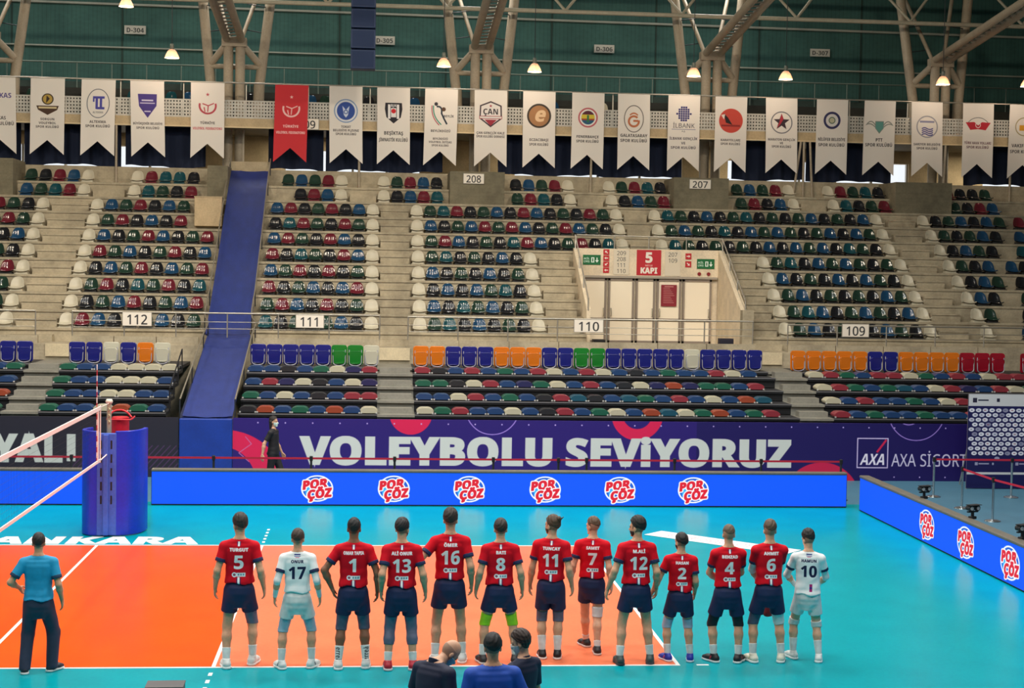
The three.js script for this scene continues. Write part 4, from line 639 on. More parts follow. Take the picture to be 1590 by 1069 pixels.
const banners = [
  [-7.95, 'white swallowtail banner with purple lettering cut by left edge', x => { fitText(x, 'ARKAS', 72, 72, 100, 26, '#4a3f86'); T(x, ['ARKAS', 'SPOR KULÜBÜ'], 160, 17); }],
  [-6.37, 'white swallowtail banner with gold and black ribbon badge', x => { ring(x, 64, 82, 20, '#3a2c22', 4, '#b89a4a'); poly(x, [[22, 108], [106, 108], [100, 124], [64, 144], [28, 124]], '#4a3426'); x.fillStyle = '#d8c69a'; x.fillRect(30, 112, 68, 7); poly(x, [[60, 68], [72, 80], [58, 98]], '#3a2c22'); T(x, ['SORGUN', 'VOLEYBOL', 'SPOR KULÜBÜ'], 160, 13, '#3a3436', 15); }],
  [-4.71, 'white swallowtail banner with blue T shape in an oval', x => { ring(x, 64, 94, 42, '#4a5260', 2.5, null, 56); x.fillStyle = '#4a48a0'; x.fillRect(44, 66, 44, 9); x.fillRect(54, 72, 9, 44); x.fillRect(70, 72, 9, 40); x.fillRect(58, 108, 30, 9); x.fillRect(44, 72, 6, 16); fitText(x, 'ALTEKMA', 64, 130, 40, 10, '#888'); T(x, ['ALTEKMA', 'SPOR KULÜBÜ'], 166, 14, '#3a3436', 17); }],
  [-3.13, 'white swallowtail banner with solid purple shield', x => { poly(x, [[28, 52], [100, 52], [98, 98], [64, 146], [32, 100]], '#4a3a86'); x.fillStyle = '#cfc8e0'; x.fillRect(42, 74, 44, 6); x.fillRect(36, 86, 56, 4); x.fillRect(52, 118, 24, 5); T(x, ['BÜYÜKŞEHİR BELEDİYE', 'SPOR KULÜBÜ'], 168, 13, '#3a3436', 17); }],
  [-1.17, 'white swallowtail banner with red crescent emblem', x => { crescent(x, '#b84450'); T(x, ['TÜRKİYE'], 160, 14); T(x, ['VOLEYBOL FEDERASYONU'], 182, 14, '#c0454e'); }],
  [1.6, 'red swallowtail banner with pale crescent emblem', x => { crescent(x, '#f2c8c4'); T(x, ['TÜRKİYE'], 160, 15, '#f6d4d0'); T(x, ['VOLEYBOL FEDERASYONU'], 184, 15, '#f6d4d0'); }, '#cf3038'],
  [3.41, 'white swallowtail banner with solid blue disc emblem', x => { ring(x, 64, 96, 44, '#7a96c0', 4, '#dfe2e6'); ring(x, 64, 96, 35, '#33509c', 0, '#33509c'); poly(x, [[50, 76], [64, 92], [78, 76], [72, 112], [64, 122], [56, 112]], '#cdd8ea'); ring(x, 64, 100, 7, '#33509c', 3); T(x, ['TOKAT', 'BELEDİYE PLEVNE', 'SPOR KULÜBÜ'], 158, 12, '#3a3436', 14); }],
  [5.0, 'white swallowtail banner with black and white striped shield', x => { poly(x, [[32, 60], [96, 60], [98, 84], [92, 116], [64, 140], [36, 116], [30, 84]], '#26242c'); x.fillStyle = '#e8e6e6'; x.fillRect(42, 66, 10, 56); x.fillRect(76, 66, 10, 56); x.fillStyle = '#e8e6e6'; x.fillRect(54, 80, 20, 36); ring(x, 64, 92, 9, '#c8202c', 0, '#c8202c'); fitText(x, 'BJK', 64, 70, 24, 14, '#e8e6e6'); T(x, ['BEŞİKTAŞ', 'JİMNASTİK KULÜBÜ'], 178, 17, '#2c2a2c', 26); }],
  [6.59, 'white swallowtail banner with leaping volleyball player drawing', x => { ring(x, 44, 60, 7, '#2a2a30', 0, '#33333a'); x.strokeStyle = '#1d2c3c'; x.lineWidth = 6; x.beginPath(); x.moveTo(46, 70); x.quadraticCurveTo(70, 66, 66, 96); x.quadraticCurveTo(76, 118, 88, 138); x.stroke(); x.lineWidth = 4; x.strokeStyle = '#2f8c74'; x.beginPath(); x.moveTo(34, 66); x.quadraticCurveTo(30, 110, 66, 140); x.stroke(); x.strokeStyle = '#b45a68'; x.beginPath(); x.moveTo(28, 66); x.quadraticCurveTo(24, 112, 58, 142); x.stroke(); ring(x, 74, 80, 8, '#5a4030', 0, '#5a4030'); fitText(x, 'BEYLİK', 94, 106, 40, 13, '#3a3a40'); T(x, ['BEYLİKDÜZÜ'], 164, 13); T(x, ['BEYLİKDÜZÜ', 'VOLEYBOL İHTİSAS', 'SPOR KULÜBÜ'], 196, 10, '#3a3436', 13, 90); }],
  [8.26, 'white swallowtail banner with dark CAN shield', x => { poly(x, [[64, 46], [104, 62], [106, 110], [64, 142], [22, 110], [24, 62]], '#e6e0dc', '#3c3038', 5); fitText(x, 'ÇAN', 64, 84, 66, 30, '#2e2830'); star(x, 64, 62, 6, '#a02838'); poly(x, [[40, 116], [88, 116], [64, 140]], '#a03040'); x.fillStyle = '#ded8d4'; x.fillRect(20, 102, 88, 10); x.strokeStyle = '#a03040'; x.lineWidth = 2; x.strokeRect(20, 102, 88, 10); T(x, ['ÇAN GENÇLİK KALE', 'SPOR KULÜBÜ DERNEĞİ'], 168, 12, '#3a3436', 14); }],
  [9.92, 'white swallowtail banner with bronze round e emblem', x => { ring(x, 64, 96, 44, '#3e3630', 7, '#a87a52'); fitText(x, 'e', 64, 90, 0, 76, '#e6c49c', 'italic bold', 3); T(x, ['ECZACIBAŞI', 'SPOR KULÜBÜ'], 190, 14, '#3a3436', 18, 76); }],
  [11.58, 'white swallowtail banner with yellow and navy striped round emblem', x => { ring(x, 64, 98, 36, '#c06068', 6, '#ecebe4'); x.save(); x.beginPath(); x.arc(64, 98, 27, 0, 7); x.clip(); x.fillStyle = '#5a2838'; x.fillRect(30, 70, 70, 18); x.fillStyle = '#d6c040'; x.fillRect(30, 86, 70, 18); x.fillStyle = '#a84a30'; x.fillRect(30, 102, 70, 8); x.fillStyle = '#2c5c7c'; x.fillRect(30, 108, 70, 20); x.fillStyle = '#2e7a4a'; x.fillRect(60, 88, 8, 28); x.restore(); T(x, ['FENERBAHÇE', 'SPOR KULÜBÜ'], 172, 15, '#2c2a2c', 18, 90); }],
  [13.13, 'white swallowtail banner with orange monogram in an oval', x => { ring(x, 64, 98, 38, '#5c5650', 3, null, 52); x.strokeStyle = '#c0704a'; x.lineWidth = 8; x.beginPath(); x.arc(64, 108, 20, -0.2, Math.PI * 1.75); x.stroke(); x.beginPath(); x.moveTo(82, 106); x.lineTo(62, 106); x.stroke(); x.lineWidth = 5; x.beginPath(); x.moveTo(48, 84); x.quadraticCurveTo(64, 68, 80, 84); x.stroke(); T(x, ['GALATASARAY', 'SPOR KULÜBÜ'], 164, 16, '#2c2a2c', 20); }],
  [14.88, 'white swallowtail banner with blue pixel diamond emblem', x => { x.fillStyle = '#2c2a6c'; for (let i = -3; i <= 3; i++) for (let j = -3; j <= 3; j++) if (Math.abs(i) + Math.abs(j) < 5 && !(Math.abs(i) === 3 && j)) x.fillRect(60 + i * 9, 70 + j * 8.5, 7.4, 7); fitText(x, 'İLBANK', 64, 120, 100, 26, '#3a3a40', 'normal'); x.fillRect(16, 134, 96, 1.5); fitText(x, 'A.Ş.', 64, 142, 30, 9, '#666'); T(x, ['İLBANK GENÇLİK', 'VE', 'SPOR KULÜBÜ'], 170, 15, '#3a3440', 18); }],
  [16.52, 'white swallowtail banner with red disc and black bird', x => { ring(x, 64, 96, 48, '#c0483a', 0, '#c8483c'); poly(x, [[34, 66], [52, 84], [70, 112], [44, 104]], '#241c1e'); poly(x, [[24, 74], [40, 70], [36, 92]], '#e8dcd4'); x.fillStyle = '#8c2a26'; x.fillRect(26, 112, 76, 7); T(x, ['KARAYOLLARI', 'SPOR KULÜBÜ'], 172, 13, '#3a3436', 15, 80); }],
  [18.25, 'white swallowtail banner with red and black star emblem', x => { ring(x, 64, 98, 42, '#6a6a72', 4); star(x, 64, 96, 34, '#3a2c34'); poly(x, [[64, 62], [72, 84], [60, 104], [44, 122], [54, 98]], '#b03040'); T(x, ['MARATON GENÇLİK', 'VE', 'SPOR KULÜBÜ'], 166, 12, '#3a3436', 14); }],
  [20.03, 'white swallowtail banner with navy ring emblem', x => { ring(x, 64, 84, 30, '#33325c', 9, '#dcd8d4'); ring(x, 64, 84, 12, '#3c5a4c', 3, '#c0bca0'); T(x, ['NİLÜFER BELEDİYE', 'SPOR KULÜBÜ'], 160, 16, '#2c2a2c', 22); }],
  [21.73, 'white swallowtail banner with teal winged shield', x => { poly(x, [[48, 84], [80, 84], [80, 110], [64, 130], [48, 110]], '#5c9890', '#7a8a84', 3); x.strokeStyle = '#8a9088'; x.lineWidth = 4; for (const s of [-1, 1]) { x.beginPath(); x.moveTo(64 + s * 16, 100); x.quadraticCurveTo(64 + s * 34, 70, 64 + s * 52, 96); x.quadraticCurveTo(64 + s * 34, 88, 64 + s * 18, 106); x.stroke(); } T(x, ['PTT', 'SPOR KULÜBÜ'], 158, 17, '#2c2a2c', 20); }],
  [23.39, 'white swallowtail banner with blue waves in a grey ring', x => { ring(x, 64, 100, 42, '#9c9ca4', 5); x.fillStyle = '#8c8ca8'; x.fillRect(34, 76, 60, 8); x.strokeStyle = '#3c3c86'; x.lineWidth = 4; for (let i = 0; i < 4; i++) { x.beginPath(); x.moveTo(42, 108 + i * 8); x.quadraticCurveTo(54, 100 + i * 8, 64, 108 + i * 8); x.quadraticCurveTo(76, 114 + i * 8, 88, 106 + i * 8); x.stroke(); } T(x, ['SARIYER BELEDİYE', 'SPOR KULÜBÜ'], 170, 13, '#3a3436', 16); }],
  [25.2, 'white swallowtail banner with red winged emblem', x => { poly(x, [[12, 78], [48, 76], [64, 90], [80, 76], [116, 78], [96, 108], [64, 104], [32, 108]], '#bc2434'); ring(x, 64, 88, 10, '#f0e4e0', 3); x.strokeStyle = '#4a4a50'; x.lineWidth = 2; x.beginPath(); x.arc(64, 110, 52, 3.8, 5.6); x.stroke(); T(x, ['TÜRK HAVA YOLLARI', 'SPOR KULÜBÜ'], 160, 14, '#4a2430', 17); }],
  [26.88, 'white swallowtail banner with yellow emblem cut by right edge', x => { ring(x, 64, 90, 36, '#a89a70', 4); x.fillStyle = '#d89a28'; x.fillRect(44, 84, 42, 22); T(x, ['VAKIFBANK', 'SPOR KULÜBÜ'], 166, 18, '#2c2a2c', 24); }],
];
banners.forEach(([x0, label, draw, bg], i) => {
  const W = 1.1, y1 = 11.21, y0 = i < 5 ? 8.7 : 8.63, H = y1 - y0, notch = 0.48, nx = 8, ny = 16, sw = 0.02;
  const tex = canvas(128, 300, (x, w, h) => { x.fillStyle = bg || '#e8e2da'; x.fillRect(0, 0, w, h); draw(x, w, h); });
  const pos = [], uv = [], idx = [], ph = i * 1.7;
  for (let s = 0; s < 2; s++) for (let j = 0; j <= ny; j++) for (let k = 0; k <= nx; k++) {
    const u = k / nx, bot = y0 + notch * (1 - Math.abs(2 * u - 1)), y = y1 + (bot - y1) * j / ny, fall = (y1 - y) / H;
    pos.push(x0 + u * W + 0.012 * Math.sin(ph + fall * 2) - 0.03 * fall * ((i % 3) - 1), y, -28.9 + sw * fall * Math.sin(u * 6 + ph) + 0.03 * fall - s * 0.006); uv.push(s ? 0.01 : u, s ? 0.5 : 1 - fall);
  }
  const id = (s, j, k) => s * (ny + 1) * (nx + 1) + j * (nx + 1) + k;
  for (let j = 0; j < ny; j++) for (let k = 0; k < nx; k++) { const a = id(0, j, k), b = id(0, j + 1, k), c = id(0, j + 1, k + 1), d = id(0, j, k + 1), e = id(1, j, k), f = id(1, j + 1, k), g = id(1, j + 1, k + 1), h = id(1, j, k + 1); idx.push(a, b, c, a, c, d, e, g, f, e, h, g); }
  for (let j = 0; j < ny; j++) for (const k of [0, nx]) { const a = id(0, j, k), b = id(0, j + 1, k), c = id(1, j + 1, k), d = id(1, j, k); idx.push(a, b, c, a, c, d); }
  for (let k = 0; k < nx; k++) for (const j of [0, ny]) { const a = id(0, j, k), b = id(0, j, k + 1), c = id(1, j, k + 1), d = id(1, j, k); idx.push(a, b, c, a, c, d); }
  const g = new THREE.BufferGeometry(); g.setAttribute('position', new THREE.Float32BufferAttribute(pos, 3)); g.setAttribute('uv', new THREE.Float32BufferAttribute(uv, 2)); g.setIndex(idx); g.computeVertexNormals();
  const o = thing('club_banner', label, 'banner', [0, 0, 0], 0, 'club banners hanging from the gallery');
  put('cloth', g, new THREE.MeshStandardMaterial({ map: tex, roughness: 0.8 }), o);
  mesh('top_batten', bar(V(x0 - 0.02, y1, -28.905), V(x0 + W + 0.02, y1, -28.905), 0.014, 0.014, 8), steel, o);
});
// ---------------------------------------------------------------- people: distance fields meshed by surface nets
function netMesh(f, lo, hi, cell) {
  const nx = Math.ceil((hi[0] - lo[0]) / cell) + 1, ny = Math.ceil((hi[1] - lo[1]) / cell) + 1, nz = Math.ceil((hi[2] - lo[2]) / cell) + 1;
  const F = new Float32Array(nx * ny * nz);
  let n = 0; for (let k = 0; k < nz; k++) for (let j = 0; j < ny; j++) for (let i = 0; i < nx; i++) F[n++] = f(lo[0] + i * cell, lo[1] + j * cell, lo[2] + k * cell);
  const at = (i, j, k) => F[(k * ny + j) * nx + i], vid = new Int32Array(nx * ny * nz).fill(-1), pos = [], idx = [];
  const E = [[0, 1], [2, 3], [4, 5], [6, 7], [0, 2], [1, 3], [4, 6], [5, 7], [0, 4], [1, 5], [2, 6], [3, 7]], c = new Float32Array(8);
  for (let k = 0; k < nz - 1; k++) for (let j = 0; j < ny - 1; j++) for (let i = 0; i < nx - 1; i++) {
    let m = 0; for (let q = 0; q < 8; q++) { c[q] = at(i + (q & 1), j + (q >> 1 & 1), k + (q >> 2)); if (c[q] < 0) m |= 1 << q; }
    if (m === 0 || m === 255) continue;
    let x = 0, y = 0, z = 0, t = 0;
    for (const [a, b] of E) if ((c[a] < 0) !== (c[b] < 0)) { const s = c[a] / (c[a] - c[b]); x += (a & 1) + s * ((b & 1) - (a & 1)); y += (a >> 1 & 1) + s * ((b >> 1 & 1) - (a >> 1 & 1)); z += (a >> 2) + s * ((b >> 2) - (a >> 2)); t++; }
    vid[(k * ny + j) * nx + i] = pos.length / 3; pos.push(lo[0] + (i + x / t) * cell, lo[1] + (j + y / t) * cell, lo[2] + (k + z / t) * cell);
  }
  const v = (i, j, k) => vid[(k * ny + j) * nx + i], quad = (a, b, d, e, fl) => fl ? idx.push(a, b, d, a, d, e) : idx.push(a, d, b, a, e, d);
  for (let k = 1; k < nz - 1; k++) for (let j = 1; j < ny - 1; j++) for (let i = 1; i < nx - 1; i++) {
    const s = at(i, j, k) < 0;
    if (s !== at(i + 1, j, k) < 0) quad(v(i, j - 1, k - 1), v(i, j, k - 1), v(i, j, k), v(i, j - 1, k), s);
    if (s !== at(i, j + 1, k) < 0) quad(v(i - 1, j, k - 1), v(i - 1, j, k), v(i, j, k), v(i, j, k - 1), s);
    if (s !== at(i, j, k + 1) < 0) quad(v(i - 1, j - 1, k), v(i, j - 1, k), v(i, j, k), v(i - 1, j, k), s);
  }
  const g = new THREE.BufferGeometry(); g.setAttribute('position', new THREE.Float32BufferAttribute(pos, 3)); g.setIndex(idx); g.computeVertexNormals(); return g;
}
const smin = (a, b, k) => { const h = Math.max(k - Math.abs(a - b), 0) / k; return Math.min(a, b) - h * h * k * 0.25; };
const cap = (a, b, ra, rb) => { const dx = b.x - a.x, dy = b.y - a.y, dz = b.z - a.z, l2 = dx * dx + dy * dy + dz * dz || 1e-9; return (x, y, z) => { const px = x - a.x, py = y - a.y, pz = z - a.z; let t = (px * dx + py * dy + pz * dz) / l2; t = t < 0 ? 0 : t > 1 ? 1 : t; const ex = px - dx * t, ey = py - dy * t, ez = pz - dz * t; return Math.sqrt(ex * ex + ey * ey + ez * ez) - (ra + (rb - ra) * t); }; };
const ell = (c, rx, ry, rz) => { const m = Math.min(rx, ry, rz); return (x, y, z) => { const a = (x - c.x) / rx, b = (y - c.y) / ry, d = (z - c.z) / rz, k0 = Math.sqrt(a * a + b * b + d * d), k1 = Math.sqrt((a / rx) ** 2 + (b / ry) ** 2 + (d / rz) ** 2); return k1 > 1e-9 ? k0 * (k0 - 1) / k1 : -m; }; };
const union = (list, k) => (x, y, z) => { let d = list[0](x, y, z); for (let i = 1; i < list.length; i++) d = smin(d, list[i](x, y, z), k); return d; };
const boxOf = (pts, pad) => { const lo = [1e9, 1e9, 1e9], hi = [-1e9, -1e9, -1e9]; for (const p of pts) ['x', 'y', 'z'].forEach((a, i) => { lo[i] = Math.min(lo[i], p[a] - pad); hi[i] = Math.max(hi[i], p[a] + pad); }); return [lo, hi]; };
function profile(tab, ease) {                   // stacked ellipses: y, half width, half depth, centre z
  return (x, y, z) => {
    let i = 0; while (i < tab.length - 2 && y > tab[i + 1][0]) i++;
    const a = tab[i], b = tab[i + 1], t = Math.max(0, Math.min(1, (y - a[0]) / (b[0] - a[0]))), s = t * t * (3 - 2 * t);
    const hw = a[1] + (b[1] - a[1]) * s + ease(y), hd = a[2] + (b[2] - a[2]) * s + ease(y), cz = (a[3] || 0) + ((b[3] || 0) - (a[3] || 0)) * s;
    const zz = z - cz;
    const d = (Math.pow(Math.pow(Math.abs(x) / hw, 2.3) + Math.pow(Math.abs(zz) / hd, 2.3), 1 / 2.3) - 1) * Math.min(hw, hd) * 0.92;
    const lo = tab[0][0], hi = tab[tab.length - 1][0]; return Math.max(d, lo - y, y - hi);
  };
}
const TORSO = [[0.84, 0.1, 0.085, -0.01], [0.92, 0.16, 0.118, -0.012], [0.98, 0.172, 0.125, -0.012], [1.06, 0.158, 0.11, 0], [1.14, 0.148, 0.102, 0.004], [1.25, 0.163, 0.108, 0.002], [1.36, 0.184, 0.12, -0.004], [1.45, 0.193, 0.116, -0.008], [1.51, 0.178, 0.098, -0.012], [1.56, 0.12, 0.075, -0.014], [1.6, 0.07, 0.06, -0.012]];
function ik(a, b, l1, l2, hint) {               // middle joint of a two-bone chain
  const d = b.clone().sub(a), L = Math.min(d.length(), (l1 + l2) * 0.999), u = d.normalize(), t = (l1 * l1 - l2 * l2 + L * L) / (2 * L), h = Math.sqrt(Math.max(0, l1 * l1 - t * t));
  const n = hint.clone().sub(u.clone().multiplyScalar(hint.dot(u))).normalize(); return a.clone().add(u.multiplyScalar(t)).add(n.multiplyScalar(h));
}
function handPrims(w, dir, palm, curl) {        // palm and five separate fingers
  const d = dir.clone().normalize(), n = palm.clone().sub(d.clone().multiplyScalar(palm.dot(d))).normalize(), th = d.clone().cross(n), P = [];
  const at = (a, b, c) => w.clone().addScaledVector(d, a).addScaledVector(th, b).addScaledVector(n, c), palmP = [], pts = [w];
  const sgn = handPrims.side, lens = [[0.034, 0.038, 0.024, 0.02], [0.011, 0.043, 0.027, 0.022], [-0.012, 0.04, 0.025, 0.021], [-0.033, 0.031, 0.019, 0.018]];
  lens.forEach(([o, a, b, c], i) => {
    const k0 = at(0.088 - Math.abs(i - 1) * 0.004, sgn * o, 0); palmP.push(cap(at(0.01, sgn * o * 0.55, 0), k0, 0.018, 0.0142));
    let p = k0, ang = curl * (0.5 + 0.12 * i), r = 0.0102; for (const L of [a, b, c]) { const q = p.clone().addScaledVector(d, L * Math.cos(ang)).addScaledVector(n, L * Math.sin(ang)); P.push(cap(p, q, r, r - 0.0008)); pts.push(q); p = q; ang += curl * 0.75; r -= 0.0008; }
  });
  const t0 = at(0.02, sgn * 0.024, 0.006), t1 = at(0.052, sgn * 0.05, 0.016), t2 = at(0.082, sgn * 0.056, 0.022), t3 = at(0.104, sgn * 0.052, 0.028); pts.push(t3);
  palmP.push(cap(t0, t1, 0.014, 0.0115)); P.push(cap(t1, t2, 0.0108, 0.0098), cap(t2, t3, 0.0098, 0.0082));
  const pf = union(palmP, 0.014); return [(x, y, z) => { let m = pf(x, y, z); for (const q of P) m = smin(m, q(x, y, z), 0.004); return m; }, pts];
}
const skinTex = noiseTex(128, 128, (u, v) => tint([255, 250, 246], 0.94 + 0.06 * N16(u, v)), true, 3, 3);
const skinM = hex => M(hex, 0.55, { map: skinTex });
const cloth = (hex, r = 0.7) => M(hex, r, { bumpMap: clothBump, bumpScale: 0.0008, map: dirtTex });
const NAVY = cloth(0x15214e), WHITE = cloth(0xe9ebe8), REDC = cloth(0xc1122e);
const hairMat = {}; const hairM = hex => hairMat[hex] || (hairMat[hex] = M(hex, 0.6, { bumpMap: plasticBump, bumpScale: 0.004 }));
function jerseyTex(bg, ink, name, num, o = {}) {
  return canvas(320, 352, (x, w, h) => {
    const base = bg.map(c => c); x.fillStyle = `rgb(${base})`; x.fillRect(0, 0, w, h);
    for (let i = 0; i < 2600; i++) { x.fillStyle = i % 2 ? 'rgba(0,0,0,0.035)' : 'rgba(255,255,255,0.03)'; x.fillRect((i * 97) % w, (i * 61) % h, 3, 2); }
    const cx = w / 2 + (o.dx || 0); fitText(x, name, cx, 80, 136, 31, ink, 'bold', 2.4); fitText(x, num, cx, 166, 128, 128, ink, 'bold', 3);
    if (o.white) { x.fillStyle = '#3a3f86'; x.fillRect(cx - 22, 24, 44, 10); x.fillRect(cx - 22, 40, 44, 5); x.fillStyle = '#c02a5c'; x.fillRect(cx - 14, 48, 28, 4); if (o.patch) { x.fillStyle = '#a01f6a'; x.fillRect(cx + 8, 268, 22, 60); x.fillStyle = '#4a2a7c'; x.fillRect(cx + 8, 290, 22, 16); } }
    else { x.fillStyle = '#f0f0f0'; x.fillRect(cx - 6, 24, 12, 32); x.fillStyle = '#24306a'; x.fillRect(cx - 12, 24, 4, 26); x.fillRect(cx + 8, 24, 4, 26);
      x.fillStyle = '#e8e8ea'; x.beginPath(); x.arc(cx - 28, 252, 17, 0, 7); x.fill(); x.fillRect(cx - 14, 238, 58, 27); x.fillStyle = '#8a5566'; x.beginPath(); x.arc(cx - 28, 252, 9, 0, 7); x.fill(); x.fillStyle = '#6f9aa6'; for (let k = 0; k < 3; k++) x.fillRect(cx - 6 + k * 16, 244, 11, 14);
      x.fillStyle = '#f2f2f2'; x.fillRect(cx - 7, 268, 14, 80); x.fillStyle = '#1d285c'; x.fillRect(cx - 14, 274, 5, 74); x.fillRect(cx + 9, 274, 5, 74); }
  });
}
let personCount = 0;
function person(o) {
  const s = o.H / 1.9, g0 = thing('person', o.label, 'person', [o.x, o.y || 0.006, o.z], o.turn ?? Math.PI, o.group);
  const add = (name, g, mat, keepUV) => { if (!g.attributes.position.count) return; g.scale(s, s, s); if (!keepUV) uvm(g); return put(name, g, mat, g0); };
  const W = (o.girth || 1) * 0.9, lean = o.lean || 0, sway = o.sway || 0, hipY = 0.98 - (o.drop || 0);
  const bend = p => { const y = p.y - 0.98, c = Math.cos(lean), q = Math.sin(lean); return V(p.x + sway, hipY + y * c - p.z * q, p.z * c + y * q); };
  const unbend = (x, y, z) => { const c = Math.cos(lean), q = Math.sin(lean), a = y - hipY; return [x - sway, 0.98 + a * c + z * q, z * c - a * q]; };
  const noise = (p => (x, y, z) => Math.sin(x * 26 + y * 15 + p) * Math.sin(z * 17 - y * 19 + p * 2) * (0.5 + 0.5 * Math.sin(y * 9 + x * 7 + p)))(personCount++ * 1.9);
  // joints
  const J = { hip: {}, knee: {}, ank: {}, sh: {}, el: {}, wr: {} }, S = { l: 1, r: -1 };
  for (const k of ['l', 'r']) {
    const f = o.feet?.[k] || [0.14 * S[k], 0, 0.25 * S[k]];
    J.hip[k] = V(0.092 * S[k] + sway, hipY - 0.04, 0); J.ank[k] = V(f[0] / s, 0.095 + (f[3] || 0), f[1] / s); J.knee[k] = ik(J.hip[k], J.ank[k], 0.45, 0.425, V(Math.sin(f[2] || 0), 0, 1));
    J.sh[k] = bend(V(0.2 * S[k] * W, 1.495, -0.012)); const h = o.hands?.[k] || [0.29 * S[k], 0.93, 0.03];
    let wr = V(h[0], h[1], h[2]); const dd = wr.clone().sub(J.sh[k]); if (dd.length() > 0.575) wr = J.sh[k].clone().addScaledVector(dd.normalize(), 0.575);
    J.wr[k] = wr; J.el[k] = ik(J.sh[k], wr, 0.31, 0.275, o.elbow?.[k] ? V(...o.elbow[k]) : V(S[k] * 0.18, 0, -1));
  }
  const neckB = bend(V(0, 1.55, -0.015)), hy = o.head || [0, 0, 0], headC = bend(V(0, 1.66, 0.0)).add(V(hy[3] || 0, hy[4] || 0, hy[5] || 0));
  const hq = new THREE.Quaternion().setFromEuler(new THREE.Euler(hy[1], hy[0], hy[2], 'YXZ')).multiply(new THREE.Quaternion().setFromAxisAngle(V(1, 0, 0), lean * 0.6)), hi = hq.clone().invert(), tv = V(0, 0, 0);
  const toHead = (x, y, z) => { tv.set(x - headC.x, y - headC.y, z - headC.z).applyQuaternion(hi); return tv; };
  const headF0 = union([ell(V(0, 0.138, -0.012), 0.076, 0.1, 0.096), ell(V(0, 0.07, 0.022), 0.06, 0.088, 0.07)], 0.03);
  const feat = [cap(V(0, 0.1, 0.086), V(0, 0.066, 0.106), 0.01, 0.014), ell(V(0.078, 0.085, -0.005), 0.011, 0.032, 0.02), ell(V(-0.078, 0.085, -0.005), 0.011, 0.032, 0.02), cap(V(-0.038, 0.122, 0.076), V(0.038, 0.122, 0.076), 0.012, 0.012), ell(V(0, 0.034, 0.088), 0.024, 0.009, 0.01), ell(V(0, -0.005, 0.072), 0.024, 0.02, 0.02)];
  const headL = (x, y, z) => { let d = headF0(x, y, z); for (const q of feat) d = smin(d, q(x, y, z), 0.014); for (const e of [-1, 1]) d = Math.max(d, -(Math.hypot(x - e * 0.032, y - 0.103, z - 0.098) - 0.016)); return d; };
  const headF = (x, y, z) => { const t = toHead(x, y, z); return headL(t.x, t.y, t.z); };
  const neckF = cap(neckB, headC.clone().add(V(0, 0.03, -0.01).applyQuaternion(hq)), 0.06, 0.054);
  // body
  const torso0 = profile(TORSO, () => 0), torso = (x, y, z) => { const [a, b, c] = unbend(x, y, z); return torso0(a / W, b, c / W) * W; };
  const calfMid = k => J.knee[k].clone().lerp(J.ank[k], 0.32).add(V(0, 0, -0.018));
  const toe = k => { const a = (o.feet?.[k] || [0, 0, 0.25 * S[k]])[2] || 0; return V(Math.sin(a), 0, Math.cos(a)); };
  const legs = k => [cap(J.hip[k], J.knee[k], 0.098 * W, 0.06), cap(J.knee[k], calfMid(k), 0.057, 0.06), cap(calfMid(k), J.ank[k], 0.06, 0.038), cap(J.ank[k].clone().addScaledVector(toe(k), -0.035).setY(J.ank[k].y - 0.05), J.ank[k].clone().addScaledVector(toe(k), 0.13).setY(J.ank[k].y - 0.06), 0.036, 0.03)];
  const arm = k => [cap(J.sh[k], J.el[k], 0.058 * W, 0.042), cap(J.el[k], J.el[k].clone().lerp(J.wr[k], 0.3), 0.042, 0.044), cap(J.el[k].clone().lerp(J.wr[k], 0.3), J.wr[k], 0.044, 0.027)];
  const trap = ['l', 'r'].map(k => cap(bend(V(0, 1.58, -0.02)), J.sh[k], 0.05, 0.05));
  const parts = [torso, ...trap, neckF, ...legs('l'), ...legs('r'), ...arm('l'), ...arm('r')];
  const bodyF = union(parts, 0.03), allPts = [...Object.values(J.ank), ...Object.values(J.wr), ...Object.values(J.el), ...Object.values(J.sh), ...Object.values(J.knee), neckB, headC, V(0.2 + sway, 0.98, 0), V(-0.2 + sway, 0.98, 0)];
  const [blo, bhi] = boxOf(allPts, 0.16); blo[1] = -0.02; bhi[1] = Math.max(bhi[1] - 0.1, headC.y + 0.06);
  const geos = [netMesh(bodyF, blo, bhi, 0.014)];
  const hf = (x, y, z) => smin(headF(x, y, z), neckF(x, y, z), 0.025), hb = boxOf([headC.clone().add(V(0, 0.1, 0).applyQuaternion(hq))], 0.18); hb[0][1] = headC.y - 0.06; geos.push(netMesh(hf, hb[0], hb[1], 0.007));
  for (const k of ['l', 'r']) { handPrims.side = S[k] * -1; const fd = J.wr[k].clone().sub(J.el[k]).normalize(), hd = o.handDir?.[k] ? V(...o.handDir[k]) : fd.clone().add(V(0, -0.25, 0.05)); const [f, pts] = handPrims(J.wr[k], hd, o.palm?.[k] ? V(...o.palm[k]) : V(-S[k], 0, 0.1), o.curl ?? 0.42), bb = boxOf(pts, 0.035); const wristF = cap(J.el[k].clone().lerp(J.wr[k], 0.85), J.wr[k], 0.03, 0.026); geos.push(netMesh((x, y, z) => smin(f(x, y, z), wristF(x, y, z), 0.012), bb[0], bb[1], 0.005)); }
  const merged = mergeGeometries(geos.map(g => { const q = g.toNonIndexed(); return q; })); add('body', merged, skinM(o.skin || 0xc08a68));
  const eyeG = e => { const c = headC.clone().add(V(e * 0.032, 0.103, 0.078).applyQuaternion(hq)); const g = new THREE.SphereGeometry(0.012, 10, 8); g.translate(c.x, c.y, c.z); return flat(g); };
  for (const e of [-1, 1]) add('eye', eyeG(e), eyeM);
